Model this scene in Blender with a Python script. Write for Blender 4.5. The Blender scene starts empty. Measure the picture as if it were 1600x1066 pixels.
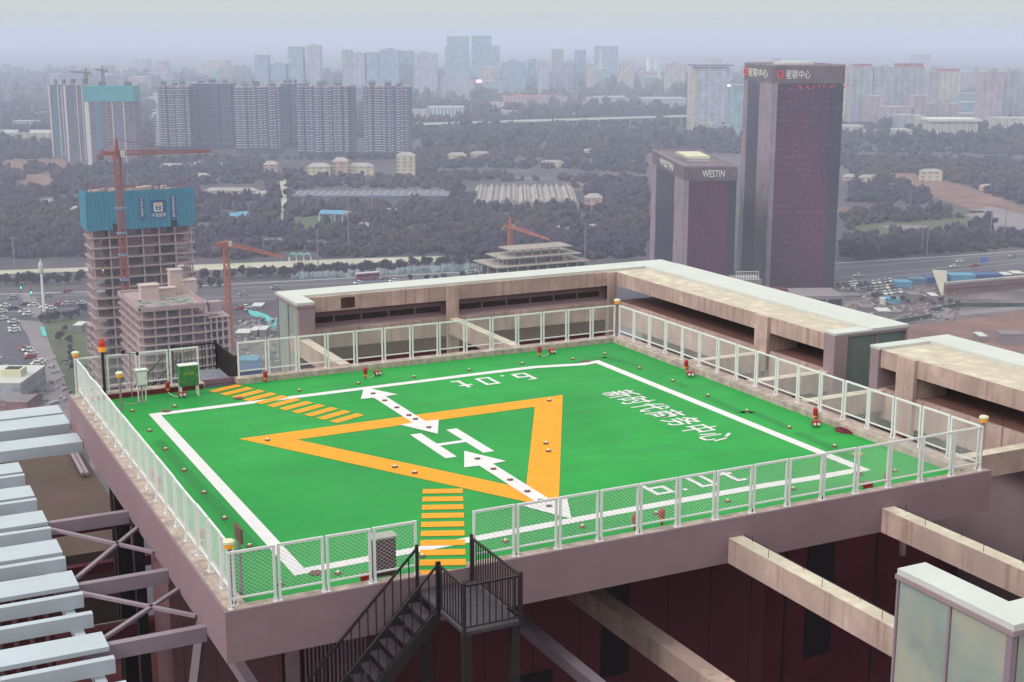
import bpy, math, random
import numpy as np
from mathutils import Vector, Matrix
random.seed(7); rng = np.random.default_rng(7)
R = math.radians
sc = bpy.context.scene
col = sc.collection

# ---------------------------------------------------------------- camera
CX, CY, CZ = -6.4677, -26.0662, 11.5095
FPX, PITCH, YAW = 2151.56, 0.219028, 1.1078          # focal length in pixels of the 1600 px wide photograph
C0 = Vector((CX, CY, CZ))
FW = Vector((math.cos(PITCH)*math.cos(YAW), math.cos(PITCH)*math.sin(YAW), -math.sin(PITCH)))
RT = Vector((math.sin(YAW), -math.cos(YAW), 0)); UP = RT.cross(FW)
cd = bpy.data.cameras.new('camera'); cam = bpy.data.objects.new('camera', cd); col.objects.link(cam)
cd.sensor_width = 36; cd.lens = 36*FPX/1600; cd.clip_start = 0.5; cd.clip_end = 40000
m = Matrix((RT, UP, -FW)).transposed().to_4x4(); m.translation = C0; cam.matrix_world = m
sc.camera = cam
G = CZ - 125.0                                        # street level
HAZE_COL = (.73, .775, .98, 1); HAZE_D = 2.6e-4; KA = .76

# ---------------------------------------------------------------- light
SUN_EL, SUN_AZ = R(40), R(190)                        # azimuth of the sun counted from +x towards +y
wd = bpy.data.worlds.new('World'); sc.world = wd; wd.use_nodes = True
nt = wd.node_tree; nt.nodes.clear()
sky = nt.nodes.new('ShaderNodeTexSky'); sky.sky_type = 'NISHITA'; sky.sun_disc = False
sky.sun_elevation = SUN_EL; sky.sun_rotation = R(90) - SUN_AZ
sky.air_density = 1.0; sky.dust_density = 4.0
hs = nt.nodes.new('ShaderNodeHueSaturation'); hs.inputs['Saturation'].default_value = 0.12
mx = nt.nodes.new('ShaderNodeMix'); mx.data_type = 'RGBA'; mx.inputs[0].default_value = 0.62
mx.inputs[7].default_value = (9.7, 10.5, 9.7, 1)     # an even cloud layer over the sky
bg = nt.nodes.new('ShaderNodeBackground'); bg.inputs[1].default_value = 0.105
wo = nt.nodes.new('ShaderNodeOutputWorld')
nt.links.new(sky.outputs[0], hs.inputs['Color']); nt.links.new(hs.outputs[0], mx.inputs[6])
tc = nt.nodes.new('ShaderNodeTexCoord'); sp = nt.nodes.new('ShaderNodeSeparateXYZ'); nt.links.new(tc.outputs['Generated'], sp.inputs[0])
mr = nt.nodes.new('ShaderNodeMapRange'); mr.inputs[1].default_value = 0; mr.inputs[2].default_value = 1; mr.inputs[3].default_value = 0.92; mr.inputs[4].default_value = 1.95   # an overcast sky is brightest overhead
nt.links.new(sp.outputs[2], mr.inputs[0])
vm = nt.nodes.new('ShaderNodeVectorMath'); vm.operation = 'SCALE'; nt.links.new(mx.outputs[2], vm.inputs[0]); nt.links.new(mr.outputs[0], vm.inputs['Scale'])
nt.links.new(vm.outputs[0], bg.inputs[0]); nt.links.new(bg.outputs[0], wo.inputs[0])
sd = bpy.data.lights.new('sun', 'SUN'); sd.energy = 1.25; sd.angle = R(14); sd.color = (1.0, 0.94, 0.86)
so = bpy.data.objects.new('sun', sd); col.objects.link(so)
sv = Vector((math.cos(SUN_EL)*math.cos(SUN_AZ), math.cos(SUN_EL)*math.sin(SUN_AZ), math.sin(SUN_EL)))
so.rotation_euler = sv.to_track_quat('Z', 'Y').to_euler(); so.location = (0, 0, 60)
sc.view_settings.view_transform = 'Standard'; sc.view_settings.look = 'None'
sc.view_settings.exposure = 0.0; sc.view_settings.gamma = 1.0
sc.cycles.volume_bounces = 3

# ---------------------------------------------------------------- helpers
def ray(u, v): return FW + (u-800)/FPX*RT - (v-533)/FPX*UP
def at(u, v, z=None):
    """point of the photograph on the level z (street level by default)"""
    if z is None: z = G
    d = ray(u, v); return C0 + d*((z-CZ)/d.z)
def far(u, v, dist):
    d = ray(u, v); return C0 + d*(dist/math.hypot(d.x, d.y))
def pix(p):
    d = Vector(p)-C0; z = d.dot(FW); return 800+FPX*d.dot(RT)/z, 533-FPX*d.dot(UP)/z
def ztop(p, v):
    """height above point p that shows at row v"""
    d = ray(pix(p)[0], v); return CZ + d.z/math.hypot(d.x, d.y)*math.hypot(p[0]-CX, p[1]-CY)
def along(p, dr, u):
    """distance from p along dr until column u"""
    p = Vector(p); dr = Vector(dr); a, b = 0.0, 600.0
    ua = pix(p)[0]; s = 1 if pix(p+dr)[0] > ua else -1
    for _ in range(50):
        c = (a+b)/2
        q = p+dr*c
        if (q-C0).dot(FW) <= 1 or (pix(q)[0]-u)*s > 0: b = c
        else: a = c
    return a

def srgb(r, g, b):
    f = lambda c: (c/255/12.92) if c/255 <= 0.04045 else ((c/255+0.055)/1.055)**2.4
    return (f(r), f(g), f(b))
def _mix(n, l, fac, a, b, blend='MIX'):
    x = n.new('ShaderNodeMix'); x.data_type = 'RGBA'; x.blend_type = blend
    for i, val in ((0, fac), (6, a), (7, b)):
        if hasattr(val, 'is_output') or hasattr(val, 'links'): l.new(val, x.inputs[i])
        elif isinstance(val, (int, float)): x.inputs[i].default_value = val
        else: x.inputs[i].default_value = (*val, 1)
    return x.outputs[2]
def _noise(n, l, scale, detail=5, rough=.55, vec=None, stretch=None):
    t = n.new('ShaderNodeTexNoise'); t.inputs['Scale'].default_value = scale
    t.inputs['Detail'].default_value = detail; t.inputs['Roughness'].default_value = rough
    co = n.new('ShaderNodeTexCoord'); src = co.outputs['Object']
    if stretch:
        mp = n.new('ShaderNodeMapping'); mp.inputs['Scale'].default_value = stretch
        l.new(src, mp.inputs[0]); src = mp.outputs[0]
    l.new(src, t.inputs['Vector']); return t.outputs[0]
def _ramp(n, l, fac, a, b):
    r = n.new('ShaderNodeMapRange'); r.inputs[1].default_value = a; r.inputs[2].default_value = b
    l.new(fac, r.inputs[0]); return r.outputs[0]
def _math(n, l, op, a, b=None):
    x = n.new('ShaderNodeMath'); x.operation = op
    for i, val in ((0, a), (1, b)):
        if val is None: continue
        if isinstance(val, (int, float)): x.inputs[i].default_value = val
        else: l.new(val, x.inputs[i])
    return x.outputs[0]
def mat(name, c, rough=.7, var=.18, scale=2.0, metal=0, bump=0, dark=None, streak=None, spot=None, emit=None, spec=.4, c2=None, s2=.25):
    m = bpy.data.materials.new(name); m.use_nodes = True; n = m.node_tree.nodes; l = m.node_tree.links
    b = n['Principled BSDF']; b.inputs['Roughness'].default_value = rough; b.inputs['Metallic'].default_value = metal
    b.inputs['Specular IOR Level'].default_value = spec
    c = tuple(x*KA for x in c); c2 = c2 and tuple(x*KA for x in c2)
    f = _ramp(n, l, _noise(n, l, scale), .3, .7)
    lo = tuple(x*(1-var) for x in c); hi = tuple(min(1, x*(1+var)) for x in c)
    o = _mix(n, l, f, lo, hi)
    if c2: o = _mix(n, l, _ramp(n, l, _noise(n, l, s2, 3), .42, .62), o, c2)
    if streak:                                       # rain streaks running down a face
        s = _ramp(n, l, _noise(n, l, 1.0, 4, .6, stretch=(4.5, 4.5, .35)), .52, .72)
        o = _mix(n, l, _math(n, l, 'MULTIPLY', s, streak[1]), o, streak[0])
    if spot:
        s = _ramp(n, l, _noise(n, l, spot[2], 6, .7), .60, .70)
        o = _mix(n, l, _math(n, l, 'MULTIPLY', s, spot[1]), o, spot[0])
    l.new(o, b.inputs['Base Color'])
    if bump:
        bp = n.new('ShaderNodeBump'); bp.inputs['Strength'].default_value = bump; bp.inputs['Distance'].default_value = .02
        l.new(_noise(n, l, scale*9, 6, .65), bp.inputs['Height']); l.new(bp.outputs[0], b.inputs['Normal'])
    if emit: b.inputs['Emission Color'].default_value = (*emit[0], 1); b.inputs['Emission Strength'].default_value = emit[1]
    return m
def facade(name, wall, glass, fh=3.0, bay=3.2, zfrac=.5, bfrac=.65, rough=.6, var=.15, tint=None):
    """a wall with rows of windows: floors fh apart, bays bay wide"""
    m = bpy.data.materials.new(name); m.use_nodes = True; n = m.node_tree.nodes; l = m.node_tree.links
    b = n['Principled BSDF']; b.inputs['Roughness'].default_value = rough; wall = tuple(x*KA for x in wall); glass = tuple(x*KA for x in glass)
    co = n.new('ShaderNodeTexCoord'); sx = n.new('ShaderNodeSeparateXYZ'); l.new(co.outputs['Object'], sx.inputs[0])
    z = _math(n, l, 'FRACT', _math(n, l, 'DIVIDE', sx.outputs[2], fh))
    h = _math(n, l, 'FRACT', _math(n, l, 'DIVIDE', _math(n, l, 'ADD', sx.outputs[0], sx.outputs[1]), bay))
    w = _math(n, l, 'MULTIPLY', _math(n, l, 'LESS_THAN', z, zfrac), _math(n, l, 'LESS_THAN', h, bfrac))
    gn = n.new('ShaderNodeNewGeometry'); sg = n.new('ShaderNodeSeparateXYZ'); l.new(gn.outputs['Normal'], sg.inputs[0])
    w = _math(n, l, 'MULTIPLY', w, _math(n, l, 'LESS_THAN', sg.outputs[2], .5))
    f = _ramp(n, l, _noise(n, l, .12, 4), .35, .65)
    wc = _mix(n, l, f, tuple(x*(1-var) for x in wall), tuple(min(1, x*(1+var)) for x in wall))
    gc = _mix(n, l, f, tuple(x*.7 for x in glass), tint or tuple(min(1, x*1.5) for x in glass))
    l.new(_mix(n, l, w, wc, gc), b.inputs['Base Color'])
    return m

class MB:
    def __init__(s): s.v = []; s.f = []
    def quad(s, a, b, c, d):
        k = len(s.v); s.v += [tuple(a), tuple(b), tuple(c), tuple(d)]; s.f.append((k, k+1, k+2, k+3)); return s
    def poly(s, pts):
        k = len(s.v); s.v += [tuple(p) for p in pts]; s.f.append(tuple(range(k, k+len(pts)))); return s
    def box(s, x0, y0, z0, x1, y1, z1):
        k = len(s.v)
        s.v += [(x0,y0,z0),(x1,y0,z0),(x1,y1,z0),(x0,y1,z0),(x0,y0,z1),(x1,y0,z1),(x1,y1,z1),(x0,y1,z1)]
        s.f += [(k,k+3,k+2,k+1),(k+4,k+5,k+6,k+7),(k,k+1,k+5,k+4),(k+1,k+2,k+6,k+5),(k+2,k+3,k+7,k+6),(k+3,k,k+4,k+7)]; return s
    def prism(s, pts, z0, z1):
        a = sum(pts[i][0]*pts[(i+1) % len(pts)][1]-pts[(i+1) % len(pts)][0]*pts[i][1] for i in range(len(pts)))
        if a < 0: pts = pts[::-1]
        n = len(pts); k = len(s.v)
        s.v += [(p[0], p[1], z0) for p in pts]+[(p[0], p[1], z1) for p in pts]
        s.f.append(tuple(k+n+i for i in range(n))); s.f.append(tuple(k+n-1-i for i in range(n)))
        for i in range(n): j = (i+1) % n; s.f.append((k+i, k+j, k+n+j, k+n+i))
        return s
    def obox(s, o, ax, ay, lx, ly, z0, z1, x0=0, y0=0):
        """box on point o with horizontal unit axes ax, ay"""
        o = Vector(o); ax = Vector(ax); ay = Vector(ay)
        P = [o+ax*x0+ay*y0, o+ax*(x0+lx)+ay*y0, o+ax*(x0+lx)+ay*(y0+ly), o+ax*x0+ay*(y0+ly)]
        return s.prism([(p.x, p.y) for p in P], z0, z1)
    def bar(s, p, q, w, h=None, up=(0, 0, 1)):
        p = Vector(p); q = Vector(q); h = h or w; d = (q-p)
        if d.length < 1e-6: return s
        d.normalize(); up = Vector(up)
        if abs(d.dot(up)) > .98: up = Vector((1, 0, 0))
        a = d.cross(up).normalized(); b = a.cross(d)
        k = len(s.v)
        for e in (p, q):
            for i, j in ((-1,-1),(1,-1),(1,1),(-1,1)): s.v.append(tuple(e+a*i*w/2+b*j*h/2))
        s.f += [(k,k+1,k+2,k+3),(k+7,k+6,k+5,k+4)]+[(k+i,k+4+i,k+4+(i+1) % 4,k+(i+1) % 4) for i in range(4)]; return s
    def tube(s, p, q, r, n=8, r2=None):
        p = Vector(p); q = Vector(q); d = (q-p).normalized(); r2 = r if r2 is None else r2
        a = d.orthogonal().normalized(); b = d.cross(a); k = len(s.v)
        for e, rr in ((p, r), (q, r2)):
            for i in range(n):
                t = 2*math.pi*i/n; s.v.append(tuple(e+a*math.cos(t)*rr+b*math.sin(t)*rr))
        s.f.append(tuple(k+n-1-i for i in range(n))); s.f.append(tuple(k+n+i for i in range(n)))
        for i in range(n): j = (i+1) % n; s.f.append((k+i, k+j, k+n+j, k+n+i))
        return s
    def lathe(s, c, prof, n=12):
        c = Vector(c); k = len(s.v)
        for r, z in prof:
            for i in range(n):
                t = 2*math.pi*i/n; s.v.append((c.x+r*math.cos(t), c.y+r*math.sin(t), c.z+z))
        for a in range(len(prof)-1):
            for i in range(n):
                j = (i+1) % n; s.f.append((k+a*n+i, k+a*n+j, k+(a+1)*n+j, k+(a+1)*n+i))
        s.f.append(tuple(k+n-1-i for i in range(n))); s.f.append(tuple(k+(len(prof)-1)*n+i for i in range(n))); return s
    def build(s, name, mt, parent=None, origin=None, bevel=0):
        me = bpy.data.meshes.new(name)
        if parent is not None:
            r = parent
            while r.parent: r = r.parent
            o = Vector(ORG[r.name])
        else:
            xs = list(zip(*s.v)); o = Vector(origin) if origin else Vector(((min(xs[0])+max(xs[0]))/2, (min(xs[1])+max(xs[1]))/2, min(xs[2])))
        me.from_pydata([(a-o.x, b-o.y, c-o.z) for a, b, c in s.v], [], s.f); me.update()
        me.materials.append(mt)
        ob = bpy.data.objects.new(name, me); col.objects.link(ob)
        if parent is not None: ob.parent = parent
        else: ob.location = o; ORG[ob.name] = tuple(o)
        if bevel:
            bv = ob.modifiers.new('bevel', 'BEVEL'); bv.width = bevel; bv.segments = 2; bv.limit_method = 'ANGLE'
        return ob
ORG = {}
def tag(o, label=None, cat=None, group=None, kind=None):
    if label: o['label'] = label
    if cat: o['category'] = cat
    if group: o['group'] = group
    if kind: o['kind'] = kind
    return o
def thing(name, label, cat, loc, group=None):
    o = bpy.data.objects.new(name, None); col.objects.link(o); o.location = loc; o.empty_display_size = .3
    ORG[o.name] = tuple(loc); return tag(o, label, cat, group)
def kids(o): return [c for c in bpy.data.objects if c.parent == o]
def dup(root, loc, rz=None, label=None, group=None, scale=None, mats=None, tree=None):
    """a copy of a thing with copies of its parts and sub-parts"""
    def cp(o, par):
        c = o.copy(); col.objects.link(c); c.parent = par
        for ch in TREE.get(o.name, ()): cp(ch, c)
        return c
    if root.name not in TREE:
        def reg(o):
            TREE[o.name] = kids(o)
            for k in TREE[o.name]: reg(k)
        reg(root)
    c = cp(root, None); c.location = loc; ORG[c.name] = tuple(loc)
    if rz is not None: c.rotation_euler[2] = rz
    if scale: c.scale = (scale,)*3 if isinstance(scale, (int, float)) else scale
    if label: c['label'] = label
    if group: c['group'] = group
    return c
TREE = {}
def text(name, body, mt, parent, M, size=1, extrude=.0, sx=1, off=0, fit=None):
    """lettering laid out by a text curve and turned into a mesh"""
    cu = bpy.data.curves.new(name, 'FONT'); cu.body = body; cu.size = size; cu.extrude = extrude; cu.offset = off
    cu.align_x = 'CENTER'; cu.align_y = 'CENTER'; cu.resolution_u = 3
    t = bpy.data.objects.new(name+'_curve', cu); col.objects.link(t)
    bpy.context.view_layer.update()
    me = bpy.data.meshes.new_from_object(t.evaluated_get(bpy.context.evaluated_depsgraph_get()))
    bpy.data.objects.remove(t); me.name = name
    xs = [v.co for v in me.vertices]
    if not xs: return None
    mnx = min(v.x for v in xs); mxx = max(v.x for v in xs); mny = min(v.y for v in xs); mxy = max(v.y for v in xs)
    me.transform(Matrix.Translation((-(mnx+mxx)/2, -(mny+mxy)/2, 0)))
    if fit: sx = fit/(mxx-mnx)
    me.transform(Matrix.Diagonal((sx, 1, 1, 1)))
    r = parent
    while r.parent: r = r.parent
    me.transform(Matrix.Translation(-Vector(ORG[r.name])) @ M)
    me.materials.clear(); me.materials.append(mt)
    ob = bpy.data.objects.new(name, me); col.objects.link(ob); ob.parent = parent; return ob
def basis(o, x, y):
    x = Vector(x).normalized(); y = Vector(y).normalized(); z = x.cross(y)
    M = Matrix((x, y, z)).transposed().to_4x4(); M.translation = Vector(o); return M
ORD = ['', 'first', 'second', 'third', 'fourth', 'fifth', 'sixth', 'seventh', 'eighth', 'ninth', 'tenth', 'eleventh', 'twelfth', 'thirteenth', 'fourteenth', 'fifteenth', 'sixteenth', 'seventeenth', 'eighteenth', 'nineteenth', 'twentieth']
def nth(i):
    if i <= 20: return ORD[i]
    s = 'th' if i % 100 in (11, 12, 13) else {1: 'st', 2: 'nd', 3: 'rd'}.get(i % 10, 'th')
    return '%d%s' % (i, s)
M = {}
M['concrete'] = mat('raw_concrete', (.60, .43, .385), .85, .22, 1.2, bump=.4, streak=((.24, .135, .11), .75), spot=((.18, .11, .10), .5, 5), c2=(.46, .33, .30), s2=.5)
M['conc_top'] = mat('weathered_concrete_top', (.66, .57, .47), .9, .25, 1.5, bump=.5, spot=((.30, .20, .16), .45, 11), c2=(.60, .50, .41), s2=2.2)
M['cap'] = mat('white_metal_coping', (.65, .65, .63), .5, .05, .8, spot=((.6, .6, .56), .4, 2))
M['kerb'] = mat('kerb_concrete', (.50, .39, .35), .9, .35, 4, bump=.4, spot=((.14, .09, .08), .7, 9))
M['fascia'] = mat('mauve_render', (.29, .185, .215), .75, .06, .8, streak=((.22, .13, .16), .35))
M['pier'] = mat('mauve_cladding', (.36, .26, .29), .7, .06, 1)
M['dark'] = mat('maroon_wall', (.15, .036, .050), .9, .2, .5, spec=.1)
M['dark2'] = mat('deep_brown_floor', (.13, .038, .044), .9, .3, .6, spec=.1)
M['black'] = mat('black_steel', (.02, .012, .014), .6, .2, 3)
M['white'] = mat('white_paint', (.80, .78, .78), .55, .05, 3, spot=((.6, .58, .56), .4, 14))
M['fence'] = mat('white_fence_paint', (.86, .84, .84), .45, .04, 4)
M['glass'] = mat('frosted_glass', (.36, .42, .40), .22, .18, .5, c2=(.46, .46, .38), s2=.6, spec=.7)
M['glassd'] = mat('grey_green_glass', (.17, .21, .20), .25, .2, .6, spec=.7)
M['steel'] = mat('pale_blue_steel', (.52, .56, .64), .45, .06, .8, spot=((.44, .48, .52), .4, 2))
M['steelm'] = mat('mauve_steel', (.31, .23, .28), .6, .1, 1)
M['red'] = mat('red_paint', (.42, .012, .025), .45, .1, 6)
M['redl'] = mat('red_lens', (.55, .02, .015), .25, .1, 6, emit=((.9, .05, .02), .1))
M['amber'] = mat('amber_lens', (.75, .30, .02), .25, .15, 12, emit=((1, .4, .05), .2))
M['cream'] = mat('cream_plastic', (.78, .72, .50), .4, .06, 9)
M['lens'] = mat('white_lens', (.85, .85, .85), .2, .04, 9)
M['rust'] = mat('rusty_housing', (.16, .06, .045), .6, .3, 20)
M['chrome'] = mat('dull_metal', (.45, .42, .38), .35, .1, 9, metal=.6)

# ================================================================ helipad
A, B, T = 21.05, 19.47, 1.14
KX0, KX1, KY0, KY1 = .52, 20.42, .30, 18.98          # inner faces of the kerb
ZD = -.19
GAP0, GAP1 = 4.40, 5.55                              # openings in front and back kerb
hp = thing('helipad', 'raised green helipad deck with white border, orange triangle and mauve concrete edge', 'helipad', (A/2, B/2, -T))
b = MB()
b.box(0, 0, -T, A, .06, -.006).box(0, B-.06, -T, A, B, -.006).box(0, .06, -T, .06, B-.06, -.006).box(A-.06, .06, -T, A, B-.06, -.006)
b.build('fascia', M['fascia'], hp)
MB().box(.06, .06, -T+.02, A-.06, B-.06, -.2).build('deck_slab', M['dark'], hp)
b = MB()
for x0, x1 in ((.06, GAP0), (GAP1, A-.06)):
    b.box(x0, .06, -.2, x1, KY0, 0).box(x0, KY1, -.2, x1, B-.06, 0)
b.box(.06, KY0, -.2, KX0, KY1, 0).box(KX1, KY0, -.2, A-.06, KY1, 0)
b.build('kerb', M['kerb'], hp)
MB().box(KX0, KY1-.03, ZD, GAP0-.05, KY1-.002, -.03).build('skirting', mat('dark_red_board', (.16, .012, .02), .7, .2, 4), hp)

def green_mat(name, c, c2):
    m = bpy.data.materials.new(name); m.use_nodes = True; n = m.node_tree.nodes; l = m.node_tree.links
    bs = n['Principled BSDF']; bs.inputs['Specular IOR Level'].default_value = .14
    big = _ramp(n, l, _noise(n, l, .16, 3), .38, .62)
    o = _mix(n, l, big, c, c2)
    o = _mix(n, l, _math(n, l, 'MULTIPLY', _ramp(n, l, _noise(n, l, .9, 7, .62), .42, .72), .42), o, tuple(x*.80 for x in c))
    o = _mix(n, l, _math(n, l, 'MULTIPLY', _ramp(n, l, _noise(n, l, 2.2, 8, .75), .66, .74), .5), o, (.03, .16, .06))
    lap = _ramp(n, l, _noise(n, l, 1.0, 4, .6, stretch=(.25, 1.6, 1)), .50, .62); o = _mix(n, l, _math(n, l, 'MULTIPLY', lap, .26), o, (.024, .17, .048))
    o = _mix(n, l, _math(n, l, 'MULTIPLY', _ramp(n, l, _noise(n, l, 4.5, 8, .8), .60, .70), .22), o, (.03, .31, .065))
    sp = _ramp(n, l, _noise(n, l, 30, 3, .8), .70, .76)
    o = _mix(n, l, _math(n, l, 'MULTIPLY', sp, .25), o, (.05, .12, .05))
    l.new(o, bs.inputs['Base Color'])
    l.new(_ramp(n, l, _noise(n, l, .5, 5, .6), .2, 1.0), bs.inputs['Roughness'])
    r = n.new('ShaderNodeMapRange'); r.inputs[3].default_value = .42; r.inputs[4].default_value = .75
    l.new(_noise(n, l, .5, 5, .6), r.inputs[0]); l.new(r.outputs[0], bs.inputs['Roughness'])
    bp = n.new('ShaderNodeBump'); bp.inputs['Strength'].default_value = .12; bp.inputs['Distance'].default_value = .01
    l.new(_noise(n, l, 25, 6, .7), bp.inputs['Height']); l.new(bp.outputs[0], bs.inputs['Normal'])
    return m
M['green'] = green_mat('green_deck_paint', (.014, .235, .044), (.019, .290, .050))
M['green2'] = green_mat('darker_green_paint', (.015, .185, .038), (.018, .21, .042))
b = MB().quad((KX0-.02, KY0-.02, ZD), (KX1+.02, KY0-.02, ZD), (KX1+.02, KY1+.02, ZD), (KX0-.02, KY1+.02, ZD))
b.box(GAP0, .061, -.199, GAP1, KY0-.021, ZD+.001); b.box(GAP0, KY1+.021, -.199, GAP1, B-.061, ZD+.001)
b.build('deck_surface', M['green'], hp)
def flat(b, pts, lv):
    z = ZD+.004*lv
    a = sum(pts[i][0]*pts[(i+1) % len(pts)][1]-pts[(i+1) % len(pts)][0]*pts[i][1] for i in range(len(pts)))
    if a < 0: pts = pts[::-1]
    b.poly([(x, y, z) for x, y in pts]); return b
def px(u, v): p = at(u, v, ZD); return (p.x, p.y)
# cable chases painted over in a darker green
for pl in ([(246, 688), (262, 705), (300, 748), (352, 806), (400, 862)], [(880, 572), (945, 558), (1000, 572)], [(1058, 598), (1074, 606)], [(1103, 620), (1160, 646), (1174, 643), (1230, 668)], [(1245, 676), (1300, 700), (1330, 716)]):
    b = MB()
    for (a0, a1) in zip(pl[:-1], pl[1:]):
        p = Vector(px(*a0)); q = Vector(px(*a1)); d = (q-p).normalized(); nn = Vector((-d.y, d.x))*.16
        flat(b, [tuple(p-nn), tuple(q-nn), tuple(q+nn), tuple(p+nn)], 1)
    b.build('cable_chase', M['green2'], hp)
M['mark'] = mat('white_marking_paint', (.82, .765, .79), .6, .05, 3, spot=((.56, .60, .54), .55, 5), spec=.15)
M['orange'] = mat('orange_marking_paint', (.97, .37, .018), .6, .06, 2.5, spot=((.80, .30, .03), .5, 5), spec=.15)
# border: outer corners as painted, the far left line bends near the corner
BP = [(460, 900), (960, 805.4), (1200, 762), (1280, 749.5), (1361, 735), (1150, 646.5), (935, 563), (907, 568), (834, 572.3), (747, 582.7), (680, 591.2), (232, 647.3)]
b = MB(); w = .33
def line(b, p, q, lv, w, side):
    p = Vector(p); q = Vector(q); d = (q-p).normalized(); nn = Vector((-d.y, d.x))*w*side
    return flat(b, [tuple(p), tuple(q), tuple(q+nn), tuple(p+nn)], lv)
def inset(P, w):
    out = []
    n = len(P)
    for i in range(n):
        p0, p1, p2 = Vector(P[i-1]), Vector(P[i]), Vector(P[(i+1) % n])
        d1 = (p1-p0).normalized(); d2 = (p2-p1).normalized()
        n1 = Vector((-d1.y, d1.x)); n2 = Vector((-d2.y, d2.x)); bi = (n1+n2); bi = bi/(bi.dot(n1))
        out.append(tuple(p1+bi*w))
    return out
P = [px(*q) for q in BP]; P[5] = tuple(Vector(P[4]).lerp(Vector(P[6]), .5)); Q = inset(P, w); nP = len(P)
for i in range(nP): j = (i+1) % nP; flat(b, [P[i], P[j], Q[j], Q[i]], 2)
b.build('white_border', M['mark'], hp)
P = [(3.80, 12.62), (9.33, 2.95), (14.82, 12.80)]; Q = inset(P, .88); b = MB()
for i in range(3): j = (i+1) % 3; flat(b, [P[i], P[j], Q[j], Q[i]], 2)
b.build('orange_triangle', M['orange'], hp)
def stripes(p0, dr, ax, n, pitch, wid, ln, name):
    b = MB(); p0 = Vector(p0); dr = Vector(dr).normalized(); ax = Vector(ax).normalized()
    for i in range(n):
        c = p0+dr*pitch*i
        flat(b, [tuple(c-ax*ln/2), tuple(c+ax*ln/2), tuple(c+ax*ln/2+dr*wid), tuple(c-ax*ln/2+dr*wid)], 3)
    b.build(name, M['orange'], hp)
stripes((4.93, .20), (2.53, 5.75), (5.75, -2.53), 10, .625, .37, 1.05, 'walkway_stripes')
stripes((4.95, 18.80), (2.42, -5.35), (5.35, 2.42), 11, .585, .35, 1.18, 'walkway_stripes')
b = MB()
for x0 in (8.50, 9.68): flat(b, [(x0, 8.12), (x0+.35, 8.12), (x0+.35, 10.75), (x0, 10.75)], 2)
flat(b, [(8.85, 9.31), (9.68, 9.31), (9.68, 9.54), (8.85, 9.54)], 2)
b.build('letter_h', M['mark'], hp)
for y0, y1, xc in ((10.44, 16.70, 9.27), (2.14, 8.52, 9.26)):
    b = MB(); hw, hl, sw = .65, 1.42, .21
    flat(b, [(xc, y0), (xc+hw, y0+hl), (xc+sw, y0+hl+.05), (xc+sw, y1-hl-.05), (xc+hw, y1-hl), (xc, y1), (xc-hw, y1-hl), (xc-sw, y1-hl-.05), (xc-sw, y0+hl+.05), (xc-hw, y0+hl)], 4)
    b.build('arrow', M['mark'], hp)
def weight(ox, oy, s):
    """6.0t built of bars, s=-1 turns it round"""
    b = MB(); z = ZD+.008
    def r(x0, y0, x1, y1): flat(b, [(ox+s*x0, oy+s*y0), (ox+s*x1, oy+s*y0), (ox+s*x1, oy+s*y1), (ox+s*x0, oy+s*y1)], 2)
    k = .135
    r(0, .0, k, 1.0); r(k, 0, .58-k, k); r(.58-k, 0, .58, .6); r(k, .6-k, .58-k, .6); r(k, .9, .34, 1.0)        # 6
    r(.86, 0, .99, .13)                                                                                       # point
    r(1.42, 0, 1.42+k, 1.0); r(1.42+k, 0, 1.98-k, k); r(1.98-k, 0, 1.98, 1.0); r(1.42+k, 1-k, 1.98-k, 1.0)         # 0
    r(2.55, 0, 2.55+k, 1.0); r(2.55+k, 0, 2.90, k); r(2.36, .62, 2.55, .62+k); r(2.55+k, .62, 2.84, .62+k)         # t
    b.build('weight_marking', M['mark'], hp)
weight(12.12, 2.74, 1); weight(15.10, 16.12, -1)
for i, ch in enumerate('新时代商务中心'):
    y = 12.05-i*.925
    text('name_marking', ch, M['mark'], hp, basis((16.62-.0*i, y, ZD+.008), (0, -1, 0), (1, 0, 0)), 1.30, sx=.66, off=.014)

# ---------------------------------------------------------------- fences
FH, PW = 1.24, 1.085
M['mesh'] = mat('fence_wire', (.80, .80, .80), .5, .03, 8)
def wire_mesh(L, z0, z1, pitch=.088, t=.0062):
    """diamond mesh of crossing wires in the xz plane"""
    b = MB(); H = z1-z0
    def wire(p, q):
        d = Vector((q[0]-p[0], 0, q[1]-p[1])); nn = Vector((-d.z, 0, d.x)).normalized()*t/2
        a = Vector((p[0], 0, p[1])); c = Vector((q[0], 0, q[1])); yy = Vector((0, t, 0)); k = len(b.v)
        for e in (a, c):
            b.v += [tuple(e-nn), tuple(e+nn), tuple(e+yy)]
        b.f += [(k, k+3, k+4, k+1), (k+1, k+4, k+5, k+2), (k+2, k+5, k+3, k)]
    sl = .72
    s = -H/sl
    while s < L:
        x0, x1 = s, s+H/sl; ax, bx = max(x0, 0), min(x1, L)
        if bx-ax > .01:
            wire((ax, z0+(ax-x0)*sl), (bx, z0+(bx-x0)*sl)); wire((ax, z1-(ax-x0)*sl), (bx, z1-(bx-x0)*sl))
        s += pitch/sl
    return b
fw_t = .055
def panel_parts(L):
    f = MB(); z0, z1 = .20, FH
    f.box(0, -.022, 0, fw_t, .022, z1).box(L-fw_t, -.022, 0, L, .022, z1)
    f.box(fw_t, -.02, z1-fw_t, L-fw_t, .02, z1).box(fw_t, -.02, z0, L-fw_t, .02, z0+.035)
    for x in (-.02, L-.07): f.box(x, -.07, 0, x+.09, .07, .012).box(x+.02, -.035, .012, x+.07, .035, .10)
    return f, wire_mesh(L-2*fw_t, z0+.035, z1-fw_t)
proto = {}
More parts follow.
